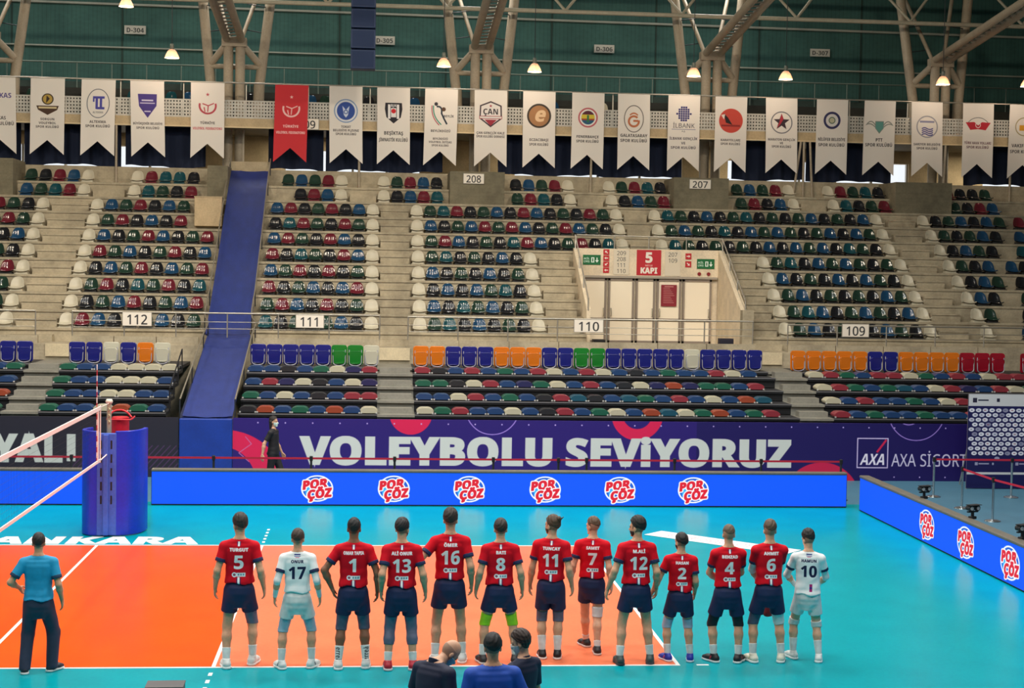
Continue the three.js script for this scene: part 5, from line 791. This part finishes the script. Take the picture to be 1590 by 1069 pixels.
  // hair
  if (o.hair) {
    const h = o.hair, th = h.t || 0.014, nz = (x, y, z) => 0.004 * Math.sin(x * 130 + y * 60) * Math.sin(z * 120 - y * 90);
    const hl = (x, y, z) => {
      let d = headF0(x, y, z) - th - nz(x, y, z) - (h.top || 0) * Math.max(0, y - 0.14);
      const face = h.style === 'fringe' ? 0.085 - (y - 0.13) * 1.2 : 0.055 + (y - 0.17) * 1.1, line = Math.max(z - Math.max(-0.02, face), (z > -0.03 ? 0.105 : (h.nape ?? 0.075) + 6 * x * x) - y);
      d = Math.max(d, line * 0.7); if (h.style === 'ring') d = Math.max(d, y - 0.15);
      if (h.bun) d = Math.min(d, ell(V(0, 0.2, -0.1), 0.038, 0.04, 0.036)(x, y, z) - nz(x, y, z) * 2, cap(V(0.0, 0.2, -0.13), V(-0.03, 0.235, -0.155), 0.014, 0.006)(x, y, z));
      if (h.beard) d = Math.min(d, Math.max(headF0(x, y, z) - 0.01, y - 0.055, -(y + 0.04), 0.015 - z, -(Math.hypot(x, (y - 0.036) * 1.4, z - 0.1) - 0.024)));
      if (h.long) d = Math.min(d, union([cap(V(0.06, 0.1, -0.05), V(0.065, -0.06, -0.06), 0.045, 0.03), cap(V(-0.06, 0.1, -0.05), V(-0.065, -0.06, -0.06), 0.045, 0.03), cap(V(0, 0.1, -0.08), V(0, -0.06, -0.08), 0.05, 0.035)], 0.03)(x, y, z));
      return d;
    };
    const b = boxOf([headC.clone().add(V(0, 0.1, 0).applyQuaternion(hq))], 0.22); if (h.style !== 'ring') add('hair', netMesh((x, y, z) => { const t = toHead(x, y, z); return hl(t.x, t.y, t.z); }, b[0], b[1], 0.007), hairM(h.color));
    if (!h.long) add('hair_fade', netMesh((x, y, z) => { const t = toHead(x, y, z); return Math.max(headF0(t.x, t.y, t.z) - 0.005, t.y - 0.15, (t.z > 0.01 ? 0.085 : 0.035) - t.y, t.z - 0.035); }, b[0], b[1], 0.007), hairM(new THREE.Color(h.color).lerp(new THREE.Color(o.skin || SK), h.style === 'ring' ? 0.5 : h.fade ?? 0.32).getHex()));
  }
  if (o.mask) { const b = boxOf([headC.clone().add(V(0, 0.06, 0.06).applyQuaternion(hq))], 0.13); add('face_mask', netMesh((x, y, z) => { const t = toHead(x, y, z); return Math.max(headL(t.x, t.y, t.z) - 0.007, t.y - 0.082, -0.02 - t.y, 0.02 - t.z); }, b[0], b[1], 0.006), M(o.mask, 0.8, { bumpMap: clothBump, bumpScale: 0.001 })); }
  // shirt
  const sh = o.shirt, hem = sh.hem ?? 1.05;
  const ease = y => 0.014 + (y < 1.34 ? 0.03 * Math.min(1, (1.34 - y) / 0.22) : 0) + (sh.loose || 0);
  const shT0 = profile([[0.8, 0.16, 0.12, -0.01], ...TORSO.slice(1)], ease), shT = (x, y, z) => { const [a, b, c] = unbend(x, y, z); return Math.max(shT0(a / W, b, c / W) * W - 0.0, hem + 0.012 * Math.sin(a * 22) - b); };
  const slv = sh.sleeve ?? 0.62, slE = k => J.sh[k].clone().lerp(J.el[k], slv), longS = slv > 1;
  const slF = k => { if (longS) { return union([cap(J.sh[k], J.el[k], 0.078 * W, 0.06), cap(J.el[k], J.wr[k], 0.058, 0.042)], 0.03); } const a = J.sh[k], e = slE(k), d = e.clone().sub(a).normalize(), c = cap(a, e.clone().addScaledVector(d, 0.06), 0.074 * W, 0.072 * W); return (x, y, z) => Math.max(c(x, y, z), (x - e.x) * d.x + (y - e.y) * d.y + (z - e.z) * d.z); };
  const trapS = ['l', 'r'].map(k => cap(bend(V(0, 1.565, -0.02)), J.sh[k], 0.058, 0.07));
  const shU = union([shT, ...trapS, slF('l'), slF('r')], 0.022), neckCut = cap(neckB.clone().add(V(0, 0.025, 0.012)), headC.clone().add(V(0, 0.1, 0)), 0.064, 0.075);
  const shirtF = (x, y, z) => Math.max(shU(x, y, z) - 0.0065 * noise(x, y, z) * Math.max(0.12, Math.min(1, (1.34 - y) / 0.18)), -neckCut(x, y, z));
  const sb = boxOf([J.sh.l, J.sh.r, longS ? J.wr.l : slE('l'), longS ? J.wr.r : slE('r'), J.el.l.clone().lerp(J.sh.l, longS ? 0 : 0.5), J.el.r.clone().lerp(J.sh.r, longS ? 0 : 0.5), bend(V(0.17 * W, hem, 0.08)), bend(V(-0.17 * W, hem, -0.1)), bend(V(0.17 * W, hem, -0.1)), bend(V(-0.17 * W, hem, 0.1))], 0.1);
  const sg = netMesh(shirtF, sb[0], sb[1], 0.01);
  if (sh.tex) {                                 // back print: planar on the back of the shirt, plain cloth on its front
    const N = sg.attributes.normal, P = sg.attributes.position, q = sg.toNonIndexed(), p2 = q.attributes.position, uv = new Float32Array(p2.count * 2);
    for (let i = 0; i < p2.count; i += 3) { const mz = (q.attributes.normal.getZ(i) + q.attributes.normal.getZ(i + 1) + q.attributes.normal.getZ(i + 2)); const back = mz < 0;
      for (let j = i; j < i + 3; j++) { const [a, b] = unbend(p2.getX(j), p2.getY(j), p2.getZ(j)); uv[2 * j] = back ? Math.min(0.995, Math.max(0.005, 0.5 - a / 0.6)) : 0.03; uv[2 * j + 1] = back ? Math.min(0.995, Math.max(0.005, (b - 0.985) / 0.63)) : 0.4; } }
    q.setAttribute('uv', new THREE.BufferAttribute(uv, 2)); add('shirt', q, new THREE.MeshPhysicalMaterial({ map: sh.tex, roughness: 0.75, specularIntensity: 0.4 }), true);
  } else add('shirt', sg, sh.mat);
  if (sh.cuff) for (const k of ['l', 'r']) { const e = slE(k), d = e.clone().sub(J.sh[k]).normalize(), a = e.clone().addScaledVector(d, -0.05), c = cap(a.clone().addScaledVector(d, -0.03), e.clone().addScaledVector(d, 0.06), 0.077 * W, 0.075 * W), bb = boxOf([a, e], 0.1); add('sleeve_cuff', netMesh((x, y, z) => { const t = (x - e.x) * d.x + (y - e.y) * d.y + (z - e.z) * d.z; return Math.max(c(x, y, z), t - 0.002, -t - 0.045); }, bb[0], bb[1], 0.009), sh.cuff); }
  if (sh.collar) { const bb = boxOf([neckB.clone().add(V(0, 0.02, 0))], 0.13); const tall = sh.tall || 0.018; const cf = cap(neckB.clone().add(V(0, -0.02, 0.004)), neckB.clone().add(V(0, 0.12, 0.01)), 0.08, 0.064); add('collar', netMesh((x, y, z) => { const [, b, c] = unbend(x, y, z); return Math.max(cf(x, y, z), Math.abs(b - (1.572 - c * 0.35)) - tall); }, bb[0], bb[1], 0.008), sh.collar); }
  // undershirt sleeves
  if (o.underSleeve) for (const k of ['l', 'r']) { const c = union([cap(J.sh[k].clone().lerp(J.el[k], 0.45), J.el[k], 0.053, 0.048), cap(J.el[k], J.el[k].clone().lerp(J.wr[k], 0.92), 0.048, 0.034)], 0.02), bb = boxOf([J.sh[k].clone().lerp(J.el[k], 0.45), J.el[k], J.wr[k]], 0.08); add('under_sleeve', netMesh(c, bb[0], bb[1], 0.01), o.underSleeve); }
  // shorts or trousers
  const bt = o.bottom, full = bt.full, waist = bt.waist ?? 1.07;
  const pel = profile([[0.74, 0.1, 0.09, -0.008], [0.86, 0.16, 0.125, -0.014], [0.92, 0.178, 0.14, -0.016], [0.99, 0.182, 0.138, -0.012], [1.06, 0.168, 0.122, 0], [1.14, 0.16, 0.114, 0.004]], () => 0.006);
  const pelF = (x, y, z) => { const [a, b, c] = unbend(x, y, z); return Math.max(pel(a / W, b, c / W) * W, b - waist); };
  const legF = k => {
    if (full) return union([cap(J.hip[k], J.knee[k], 0.116 * W, 0.088), cap(J.knee[k].clone().add(V(0, 0, -0.012)), J.ank[k].clone().add(V(0, -0.02, -0.012)), 0.09, 0.076)], 0.02);
    const t = bt.len ?? 0.58, e = J.hip[k].clone().lerp(J.knee[k], t), d = J.knee[k].clone().sub(J.hip[k]).normalize(), c = cap(J.hip[k], e.clone().addScaledVector(d, 0.12), 0.108 * W, 0.116 * W);
    return (x, y, z) => Math.max(c(x, y, z), (x - e.x) * d.x + (y - e.y) * d.y + (z - e.z) * d.z);
  };
  const LF = [legF('l'), legF('r')], btF = (x, y, z) => { const u = smin(smin(LF[0](x, y, z), 1e3, 0.01), 1e3, 0.01), v = Math.min(u, LF[1](x, y, z)); return smin(v, pelF(x, y, z), 0.03) - 0.004 * noise(x * 1.2, y * 0.6, z); };
  const kb = full ? [J.ank.l, J.ank.r, J.knee.l, J.knee.r] : [J.hip.l.clone().lerp(J.knee.l, bt.len ?? 0.58), J.hip.r.clone().lerp(J.knee.r, bt.len ?? 0.58)];
  const bb = boxOf([...kb, bend(V(0.2 * W, waist, 0)), bend(V(-0.2 * W, waist, 0)), V(sway, 0.9, -0.1), V(sway, 0.9, 0.1)], full ? 0.1 : 0.17); bb[1][1] = waist + 0.06; if (full) bb[0][1] = 0.045;
  add(full ? 'trousers' : 'shorts', netMesh(btF, bb[0], bb[1], 0.011), bt.mat);
  // socks, knee pads, shoes
  for (const k of ['l', 'r']) {
    const mid = calfMid(k);
    if (o.sock && !full) { const top = J.ank[k].clone().lerp(J.knee[k], o.sock.h ?? 0.36), d = J.knee[k].clone().sub(J.ank[k]).normalize(), lg = union(legs(k).slice(1, 3), 0.02), b = boxOf([top, J.ank[k]], 0.09); const m = add('sock', netMesh((x, y, z) => Math.max(lg(x, y, z) - 0.006, (x - top.x) * d.x + (y - top.y) * d.y + (z - top.z) * d.z, J.ank[k].y - 0.05 - y), b[0], b[1], 0.008), o.sock.mat);
      if (o.sock.text) { const t = canvas(40, 96, (x, w, h) => { x.fillStyle = '#e9ebe8'; x.fillRect(0, 0, w, h); x.translate(w / 2, h / 2); x.rotate(k === 'l' ? Math.PI / 2 : -Math.PI / 2); fitText(x, 'erreà', 0, 0, 84, 32, '#15181f'); }); m.material = new THREE.MeshStandardMaterial({ map: t, roughness: 0.7 }); const p = m.geometry.attributes.position, uv = m.geometry.attributes.uv; for (let i = 0; i < p.count; i++) uv.setXY(i, 0.5 - (p.getX(i) / s - J.ank[k].x) / 0.11, Math.min(0.99, Math.max(0.01, (p.getY(i) / s - 0.09) / 0.2))); } }
    const kp = o.knee?.[k]; if (kp) { const [t0, t1, mat] = kp, hk = J.hip[k], kn = J.knee[k], P = t => t < 1 ? hk.clone().lerp(kn, t) : kn.clone().lerp(J.ank[k], t - 1), a = P(t0), e = P(t1), lg = union(legs(k).slice(0, 3), 0.02), da = P(t0 + 0.02).sub(a).normalize(), de = e.clone().sub(P(t1 - 0.02)).normalize(), b = boxOf([a, e, kn], 0.13); add('knee_sleeve', netMesh((x, y, z) => Math.max(lg(x, y, z) - (kp[3] || 0.009), -((x - a.x) * da.x + (y - a.y) * da.y + (z - a.z) * da.z), (x - e.x) * de.x + (y - e.y) * de.y + (z - e.z) * de.z), b[0], b[1], 0.01), mat); }
    const t = toe(k), A = J.ank[k], y0 = A.y - 0.095, at = (f, y) => A.clone().addScaledVector(t, f).setY(y0 + y);
    const up = union([cap(at(-0.045, 0.05), at(0.11, 0.046), 0.047, 0.043), cap(at(0.1, 0.044), at(0.175, 0.036), 0.044, 0.034), cap(at(-0.03, 0.06), at(0.0, 0.125), 0.046, 0.05)], 0.03), sbx = boxOf([at(-0.06, 0), at(0.2, 0), at(0, 0.13)], 0.07), low = o.full ? 0 : 0.12;
    const sho = add('shoe', netMesh((x, y, z) => Math.max(up(x, y, z), y - y0 - 0.122, y0 + 0.012 - y), sbx[0], sbx[1], 0.008), o.shoe[0]);
    const sol = netMesh((x, y, z) => Math.max(up(x, y0 + 0.045, z) - 0.004, y - y0 - 0.03, y0 - y), sbx[0], sbx[1], 0.007); sol.scale(s, s, s); uvm(sol); put('sole', sol, o.shoe[1], sho);
    if (o.shoe[2]) { const st = netMesh((x, y, z) => Math.max(up(x, y, z) - 0.004, Math.abs((x - A.x) * t.x + (z - A.z) * t.z + (y - y0) * 0.5 - 0.05) - 0.016, y0 + 0.035 - y, y - y0 - 0.09), sbx[0], sbx[1], 0.008); st.scale(s, s, s); uvm(st); put('side_stripe', st, o.shoe[2], sho); }
  }
  return g0;
}
const eyeM = M(0x2a1c14, 0.3);
const RED = [206, 2, 27], WHT = [236, 238, 236];
const shoeWhite = [cloth(0xe4e6e2, 0.5), M(0xf2f2ee, 0.5)], shoeDark = [cloth(0x2a2628, 0.5), M(0xd8d4d0, 0.5), M(0x5a3038, 0.5)], shoeRed = [cloth(0xc21c34, 0.5), M(0xe8d8d8, 0.5), M(0xe8e8e8, 0.5)], shoeBlue = [cloth(0x2438b0, 0.5), M(0xe8e8f0, 0.5), M(0xd04a78, 0.5)], shoeGrey = [cloth(0x3a4a48, 0.5), M(0x30343a, 0.6)], shoeBR = [cloth(0x1d1a1e, 0.5), M(0xeceae6, 0.5), M(0xb82838, 0.5)], shoeTeal = [cloth(0xdfe6e4, 0.5), M(0xf2f2ee, 0.5), M(0x2c5c70, 0.5)], shoeBW = [cloth(0x1c1c20, 0.5), M(0xf0efec, 0.5), M(0xe0e0e0, 0.5)];
const redShirt = (name, num, o) => ({ tex: jerseyTex(RED, '#e9e6e6', name, num, o), cuff: NAVY, collar: NAVY });
const tights = cloth(0x6a7088), sock = { mat: WHITE, h: 0.36 };
const brown = 0x2c211b, dark = 0x17120f, fair = 0x5c4632, SK = 0xdba684, SKD = 0x8e5f45;
const G = 'players lined up with their backs to the camera';
const ft = (cx, cz, L, R, ta = 0.3) => ({ l: [-(L[0] - cx), -(L[1] - cz), ta], r: [-(R[0] - cx), -(R[1] - cz), -ta] });
const navyShorts = { mat: NAVY };
person({ group: G, label: 'player in red shirt number 5 and navy shorts', x: 3.29, z: 4.41, H: 1.96, skin: SK, hair: { color: brown, top: 0.12 }, head: [0.55, 0, 0], shirt: redShirt('TURGUT', '5'), bottom: navyShorts, sock, shoe: shoeWhite, feet: ft(3.29, 4.41, [3.14, 4.5], [3.46, 4.33]), knee: { r: [0.55, 1.02, tights] }, hands: { l: [0.3, 0.965, 0.06], r: [-0.3, 0.965, 0.06] } });
person({ group: G, label: 'player in all white kit with navy number 17', x: 4.03, z: 4.52, H: 1.79, skin: SK, hair: { color: 0x3a2a20, nape: 0.09, fade: 0.4 }, shirt: { tex: jerseyTex(WHT, '#1d2546', 'ONUR', '17', { white: true }), cuff: NAVY, collar: WHITE }, bottom: { mat: WHITE }, underSleeve: WHITE, sock: { mat: WHITE, h: 0.42 }, shoe: shoeTeal, feet: ft(4.03, 4.52, [3.84, 4.56], [4.22, 4.51], 0.5), knee: { l: [0.6, 1.08, cloth(0xa9c4d6)], r: [0.6, 1.08, cloth(0xa9c4d6)] }, hands: { l: [0.3, 0.965, 0.03], r: [-0.3, 0.965, 0.03] } });
person({ group: G, label: 'dark skinned player in red shirt number 1', x: 4.74, z: 4.55, H: 1.94, skin: SKD, hair: { color: 0x0d0b0a, t: 0.008 }, shirt: redShirt('OMAR TAPIA', '1'), bottom: navyShorts, sock: { mat: WHITE, h: 0.45, text: true }, shoe: shoeWhite, feet: ft(4.74, 4.55, [4.56, 4.58], [4.91, 4.53], 0.1), knee: { l: [0.5, 1.1, cloth(0x5c6078)], r: [0.5, 1.1, cloth(0x5c6078)] }, hands: { l: [0.26, 1.0, 0.0], r: [-0.3, 0.965, 0.05] }, elbow: { l: [1, 0, -0.4], r: [-0.6, 0, -1] } });
person({ group: G, label: 'player in red shirt number 13 with red shoes', x: 5.35, z: 4.62, H: 1.95, skin: SK, hair: { color: dark, beard: true }, head: [-0.35, 0.05, 0], shirt: redShirt('ALİ ONUR', '13'), bottom: navyShorts, sock: { mat: WHITE, h: 0.3 }, shoe: shoeRed, feet: ft(5.35, 4.62, [5.19, 4.63], [5.51, 4.63], 0.1), knee: { l: [0.6, 1.5, tights], r: [0.6, 1.5, tights] }, hands: { l: [0.25, 0.98, 0.02], r: [-0.3, 0.965, 0.06] } });
person({ group: G, label: 'tallest player, in red shirt number 16, bare legs', x: 5.98, z: 4.3, H: 2.02, skin: 0xd2a080, hair: { color: brown, top: 0.1 }, head: [-0.15, 0, 0], shirt: redShirt('ÖMER', '16'), bottom: navyShorts, sock, shoe: shoeWhite, feet: ft(5.98, 4.3, [5.8, 4.33], [6.16, 4.27], 0.15), hands: { l: [0.52, 1.22, 0.12], r: [-0.27, 0.965, 0.03] }, elbow: { l: [0.3, -0.6, -1] } });
person({ group: G, label: 'player in red shirt number 8 with neon green knee pads', x: 6.63, z: 4.33, H: 1.9, skin: SK, hair: { color: brown }, shirt: redShirt('BATI', '8'), bottom: navyShorts, sock, shoe: shoeDark, feet: ft(6.63, 4.33, [6.42, 4.33], [6.85, 4.33], 0.3), knee: { l: [0.66, 1.08, cloth(0xa9e81c)], r: [0.66, 1.08, cloth(0xa9e81c)] }, hands: { l: [0.3, 0.965, 0.06], r: [-0.3, 0.965, 0.04] } });
person({ group: G, label: 'player with a hair bun and beard in red shirt number 11', x: 7.33, z: 4.08, H: 1.91, turn: Math.PI - 0.28, skin: SK, hair: { color: 0x4a3420, bun: true, beard: true }, head: [1.05, -0.05, 0], shirt: redShirt('TUNCAY', '11', { dx: 8 }), bottom: { mat: NAVY, len: 0.66 }, sock: { mat: WHITE, h: 0.48 }, shoe: shoeBW, feet: { l: [0.1, -0.02, 0.35], r: [-0.1, 0.02, 0.1] }, knee: { l: [0.7, 1.1, tights], r: [0.7, 1.1, tights] }, hands: { l: [0.3, 0.93, 0.1], r: [-0.27, 0.96, 0.06] } });
person({ group: G, label: 'player in red shirt number 7 with dark shoes and one white knee pad', x: 7.93, z: 3.68, H: 1.83, turn: Math.PI - 0.2, skin: 0xe0ae8e, hair: { color: fair, nape: 0.11, t: 0.009, fade: 0.5 }, head: [0.9, 0, 0], shirt: redShirt('SAMET', '7', { dx: 6 }), bottom: navyShorts, sock: { mat: WHITE, h: 0.22 }, shoe: shoeDark, feet: { l: [0.08, 0.24, 0.6], r: [-0.1, -0.18, 0.2] }, knee: { r: [0.68, 1.0, WHITE, 0.012] }, hands: { l: [0.3, 0.965, 0.08], r: [-0.27, 0.94, 0.02] } });
person({ group: G, label: 'bearded player in red shirt number 12 looking left', x: 8.41, z: 4.4, H: 1.94, skin: SK, hair: { color: dark, beard: true, top: 0.1 }, head: [0.95, 0, 0], shirt: redShirt('M.ALİ', '12', { dx: 6 }), bottom: navyShorts, sock: { mat: WHITE, h: 0.34 }, shoe: shoeGrey, feet: ft(8.41, 4.4, [8.21, 4.42], [8.62, 4.37], 0.15), hands: { l: [0.36, 0.965, 0.03], r: [-0.27, 0.965, 0.05] } });
person({ group: G, label: 'shortest red shirted player, number 2, with blue shoes', x: 9.02, z: 4.27, H: 1.71, skin: SK, hair: { color: dark, beard: true }, head: [0.7, 0, 0], turn: Math.PI - 0.15, shirt: redShirt('HASAN', '2', { dx: 10 }), bottom: { mat: NAVY, len: 0.62 }, sock, shoe: shoeBlue, feet: { l: [0.15, 0, 0.55], r: [-0.15, 0.02, 0.0] }, knee: { l: [0.7, 1.1, cloth(0xb4c0d8)], r: [0.7, 1.1, cloth(0xb4c0d8)] }, hands: { l: [0.42, 0.97, 0.03], r: [-0.22, 0.98, 0.16] } });
person({ group: G, label: 'player in red shirt number 4 with black knee sleeves', x: 9.64, z: 4.33, H: 1.83, skin: SK, hair: { color: 0x5e4e3e, nape: 0.12, t: 0.008, fade: 0.5 }, shirt: redShirt('BEHZAD', '4'), bottom: { mat: NAVY, len: 0.68 }, sock: { mat: WHITE, h: 0.34 }, shoe: shoeBR, feet: ft(9.64, 4.33, [9.48, 4.31], [9.8, 4.35], 0.6), knee: { l: [0.62, 1.08, cloth(0x191a20)], r: [0.62, 1.08, cloth(0x191a20)] }, hands: { l: [0.06, 1.06, 0.26], r: [-0.05, 1.05, 0.27] }, elbow: { l: [1, 0, -0.4], r: [-1, 0, -0.4] }, palm: { l: [0, 0, -1], r: [0, 0, -1] } });
person({ group: G, label: 'player in red shirt number 6 with white sleeves and white leg', x: 10.19, z: 4.33, H: 1.89, skin: SK, hair: { color: 0x54402e, top: 0.1, nape: 0.11, t: 0.009, fade: 0.45 }, shirt: redShirt('AHMET', '6'), bottom: { mat: NAVY, len: 0.66 }, underSleeve: WHITE, sock, shoe: [cloth(0xe9e4d0, 0.5), M(0xf2f2ee, 0.5), M(0xd8d0a0, 0.5)], feet: ft(10.19, 4.33, [10.0, 4.33], [10.38, 4.33], 0.35), knee: { l: [0.6, 1.06, cloth(0x565a70)], r: [0.58, 1.0, WHITE, 0.012] }, hands: { l: [0.07, 1.02, 0.27], r: [-0.06, 1.01, 0.28] }, elbow: { l: [1, 0, -0.3], r: [-1, 0, -0.3] }, palm: { l: [0, 0, -1], r: [0, 0, -1] } });
person({ group: G, label: 'player in white shirt number 10 at right end of the line', x: 10.74, z: 4.24, H: 1.74, turn: Math.PI - 0.3, skin: 0xdeb090, hair: { color: dark, top: 0.2, nape: 0.1, t: 0.01, fade: 0.35 }, head: [0.7, 0.15, 0], shirt: { tex: jerseyTex(WHT, '#1d2546', 'HAMUN', '10', { white: true, patch: true, dx: 8 }), cuff: NAVY, collar: NAVY, hem: 0.98 }, bottom: { mat: WHITE, len: 0.6 }, underSleeve: WHITE, sock: { mat: WHITE, h: 0.5 }, shoe: shoeWhite, feet: { l: [0.17, 0.05, 0.6], r: [-0.17, -0.05, 0.0] }, knee: { l: [0.82, 1.06, WHITE, 0.014], r: [0.82, 1.06, WHITE, 0.014] }, hands: { l: [0.18, 1.04, 0.24], r: [-0.12, 1.04, 0.26] }, elbow: { l: [1, 0, -0.5], r: [-1, 0, -0.5] } });
{ // red towel held in front of number 6
  const g = netMesh(union([cap(V(10.3, 0.62, 4.06), V(10.27, 0.86, 4.05), 0.06, 0.03), cap(V(10.24, 0.6, 4.06), V(10.26, 0.84, 4.05), 0.05, 0.03)], 0.05), [10.1, 0.4, 3.9], [10.45, 1.05, 4.2], 0.012); uvm(g);
  tag(put('towel', g, cloth(0x8c1424)), 'dark red towel hanging before the legs of number 6', 'towel');
}
person({ label: 'official in turquoise polo shirt and dark trousers at left', x: 0.84, z: 4.68, H: 1.76, turn: Math.PI + 0.1, girth: 1.04, skin: 0xcf9c7a, hair: { color: 0x1a1512, t: 0.01 }, shirt: { mat: cloth(0x149ac8), sleeve: 0.72, hem: 1.0, cuff: cloth(0x0c3a58), collar: cloth(0x0c2a48), tall: 0.026 }, bottom: { mat: cloth(0x2e344c), full: true }, shoe: [cloth(0x2c2e36, 0.5), M(0xeceae6, 0.5)], feet: { l: [0.16, -0.03, 0.1], r: [-0.16, 0.06, -0.7] }, hands: { l: [0.26, 1.12, 0.16], r: [-0.3, 0.965, 0.05] }, elbow: { l: [0.8, -0.2, -1] } });
person({ label: 'woman in black with face mask walking behind the LED board', x: 2.74, z: -11.4, H: 1.74, turn: 1.25, girth: 0.95, skin: 0xd0a488, hair: { color: 0x1c1412, long: true }, mask: 0xd8ece4, shirt: { mat: cloth(0x17171d), sleeve: 0.7, hem: 0.95 }, bottom: { mat: cloth(0x16161c), full: true }, shoe: [cloth(0x222226, 0.5), M(0xd8d4d0, 0.5)], feet: { l: [0.1, 0.16, 0.1], r: [-0.1, -0.18, -0.1] }, hands: { l: [0.28, 0.95, 0.12], r: [-0.34, 0.9, -0.18] } });
// three people close to the camera, cut by the lower edge of the picture
person({ label: 'balding man in dark navy shirt with bowed head, bottom edge', x: 5.5, z: 10.1, H: 1.74, turn: Math.PI - 0.75, girth: 1.08, lean: 0.2, skin: 0xd8a98a, hair: { color: 0x5a4c42, style: 'ring', t: 0.003 }, head: [-0.5, 0.75, 0, 0, -0.07, 0.09], mask: 0x6fb0c4, shirt: { mat: cloth(0x141a38), sleeve: 0.75, hem: 0.98, collar: cloth(0x141a38), tall: 0.03 }, bottom: { mat: cloth(0x20222c), full: true }, shoe: [cloth(0x222226, 0.5), M(0x303034, 0.5)], feet: { l: [0.14, 0, 0.2], r: [-0.14, 0.06, -0.2] }, hands: { l: [0.26, 1.1, 0.34], r: [-0.22, 1.12, 0.34] } });
person({ label: 'dark haired man in blue shirt seen from behind, bottom edge', x: 6.08, z: 10.32, H: 1.78, turn: Math.PI + 0.1, girth: 1.16, skin: 0xcc9c7c, hair: { color: 0x14110f, t: 0.016 }, head: [0, 0.08, 0], shirt: { mat: cloth(0x1c50b8), sleeve: 0.75, hem: 0.98, cuff: cloth(0x0f2c6c) }, bottom: { mat: cloth(0x20222c), full: true }, shoe: [cloth(0x222226, 0.5), M(0x303034, 0.5)], feet: { l: [0.15, 0, 0.2], r: [-0.15, 0, -0.2] }, hands: { l: [0.26, 1.05, 0.22], r: [-0.4, 1.0, 0.16] } });
person({ label: 'brown haired person in dark shirt and mask, bottom edge, right of the blue shirt', x: 6.42, z: 9.72, H: 1.68, turn: Math.PI + 0.75, skin: 0xd8a98a, hair: { color: 0x33231a, t: 0.02, nape: 0.02 }, head: [0.5, 0.3, 0], mask: 0xa9b8bc, shirt: { mat: cloth(0x141a38), sleeve: 0.75, hem: 0.98, collar: cloth(0x141a38), tall: 0.03 }, bottom: { mat: cloth(0x20222c), full: true }, shoe: [cloth(0x222226, 0.5), M(0x303034, 0.5)], feet: { l: [0.14, 0, 0.2], r: [-0.14, 0, -0.2] }, hands: { l: [0.24, 1.08, 0.26], r: [-0.22, 1.08, 0.26] } });

renderer.render(scene, camera);
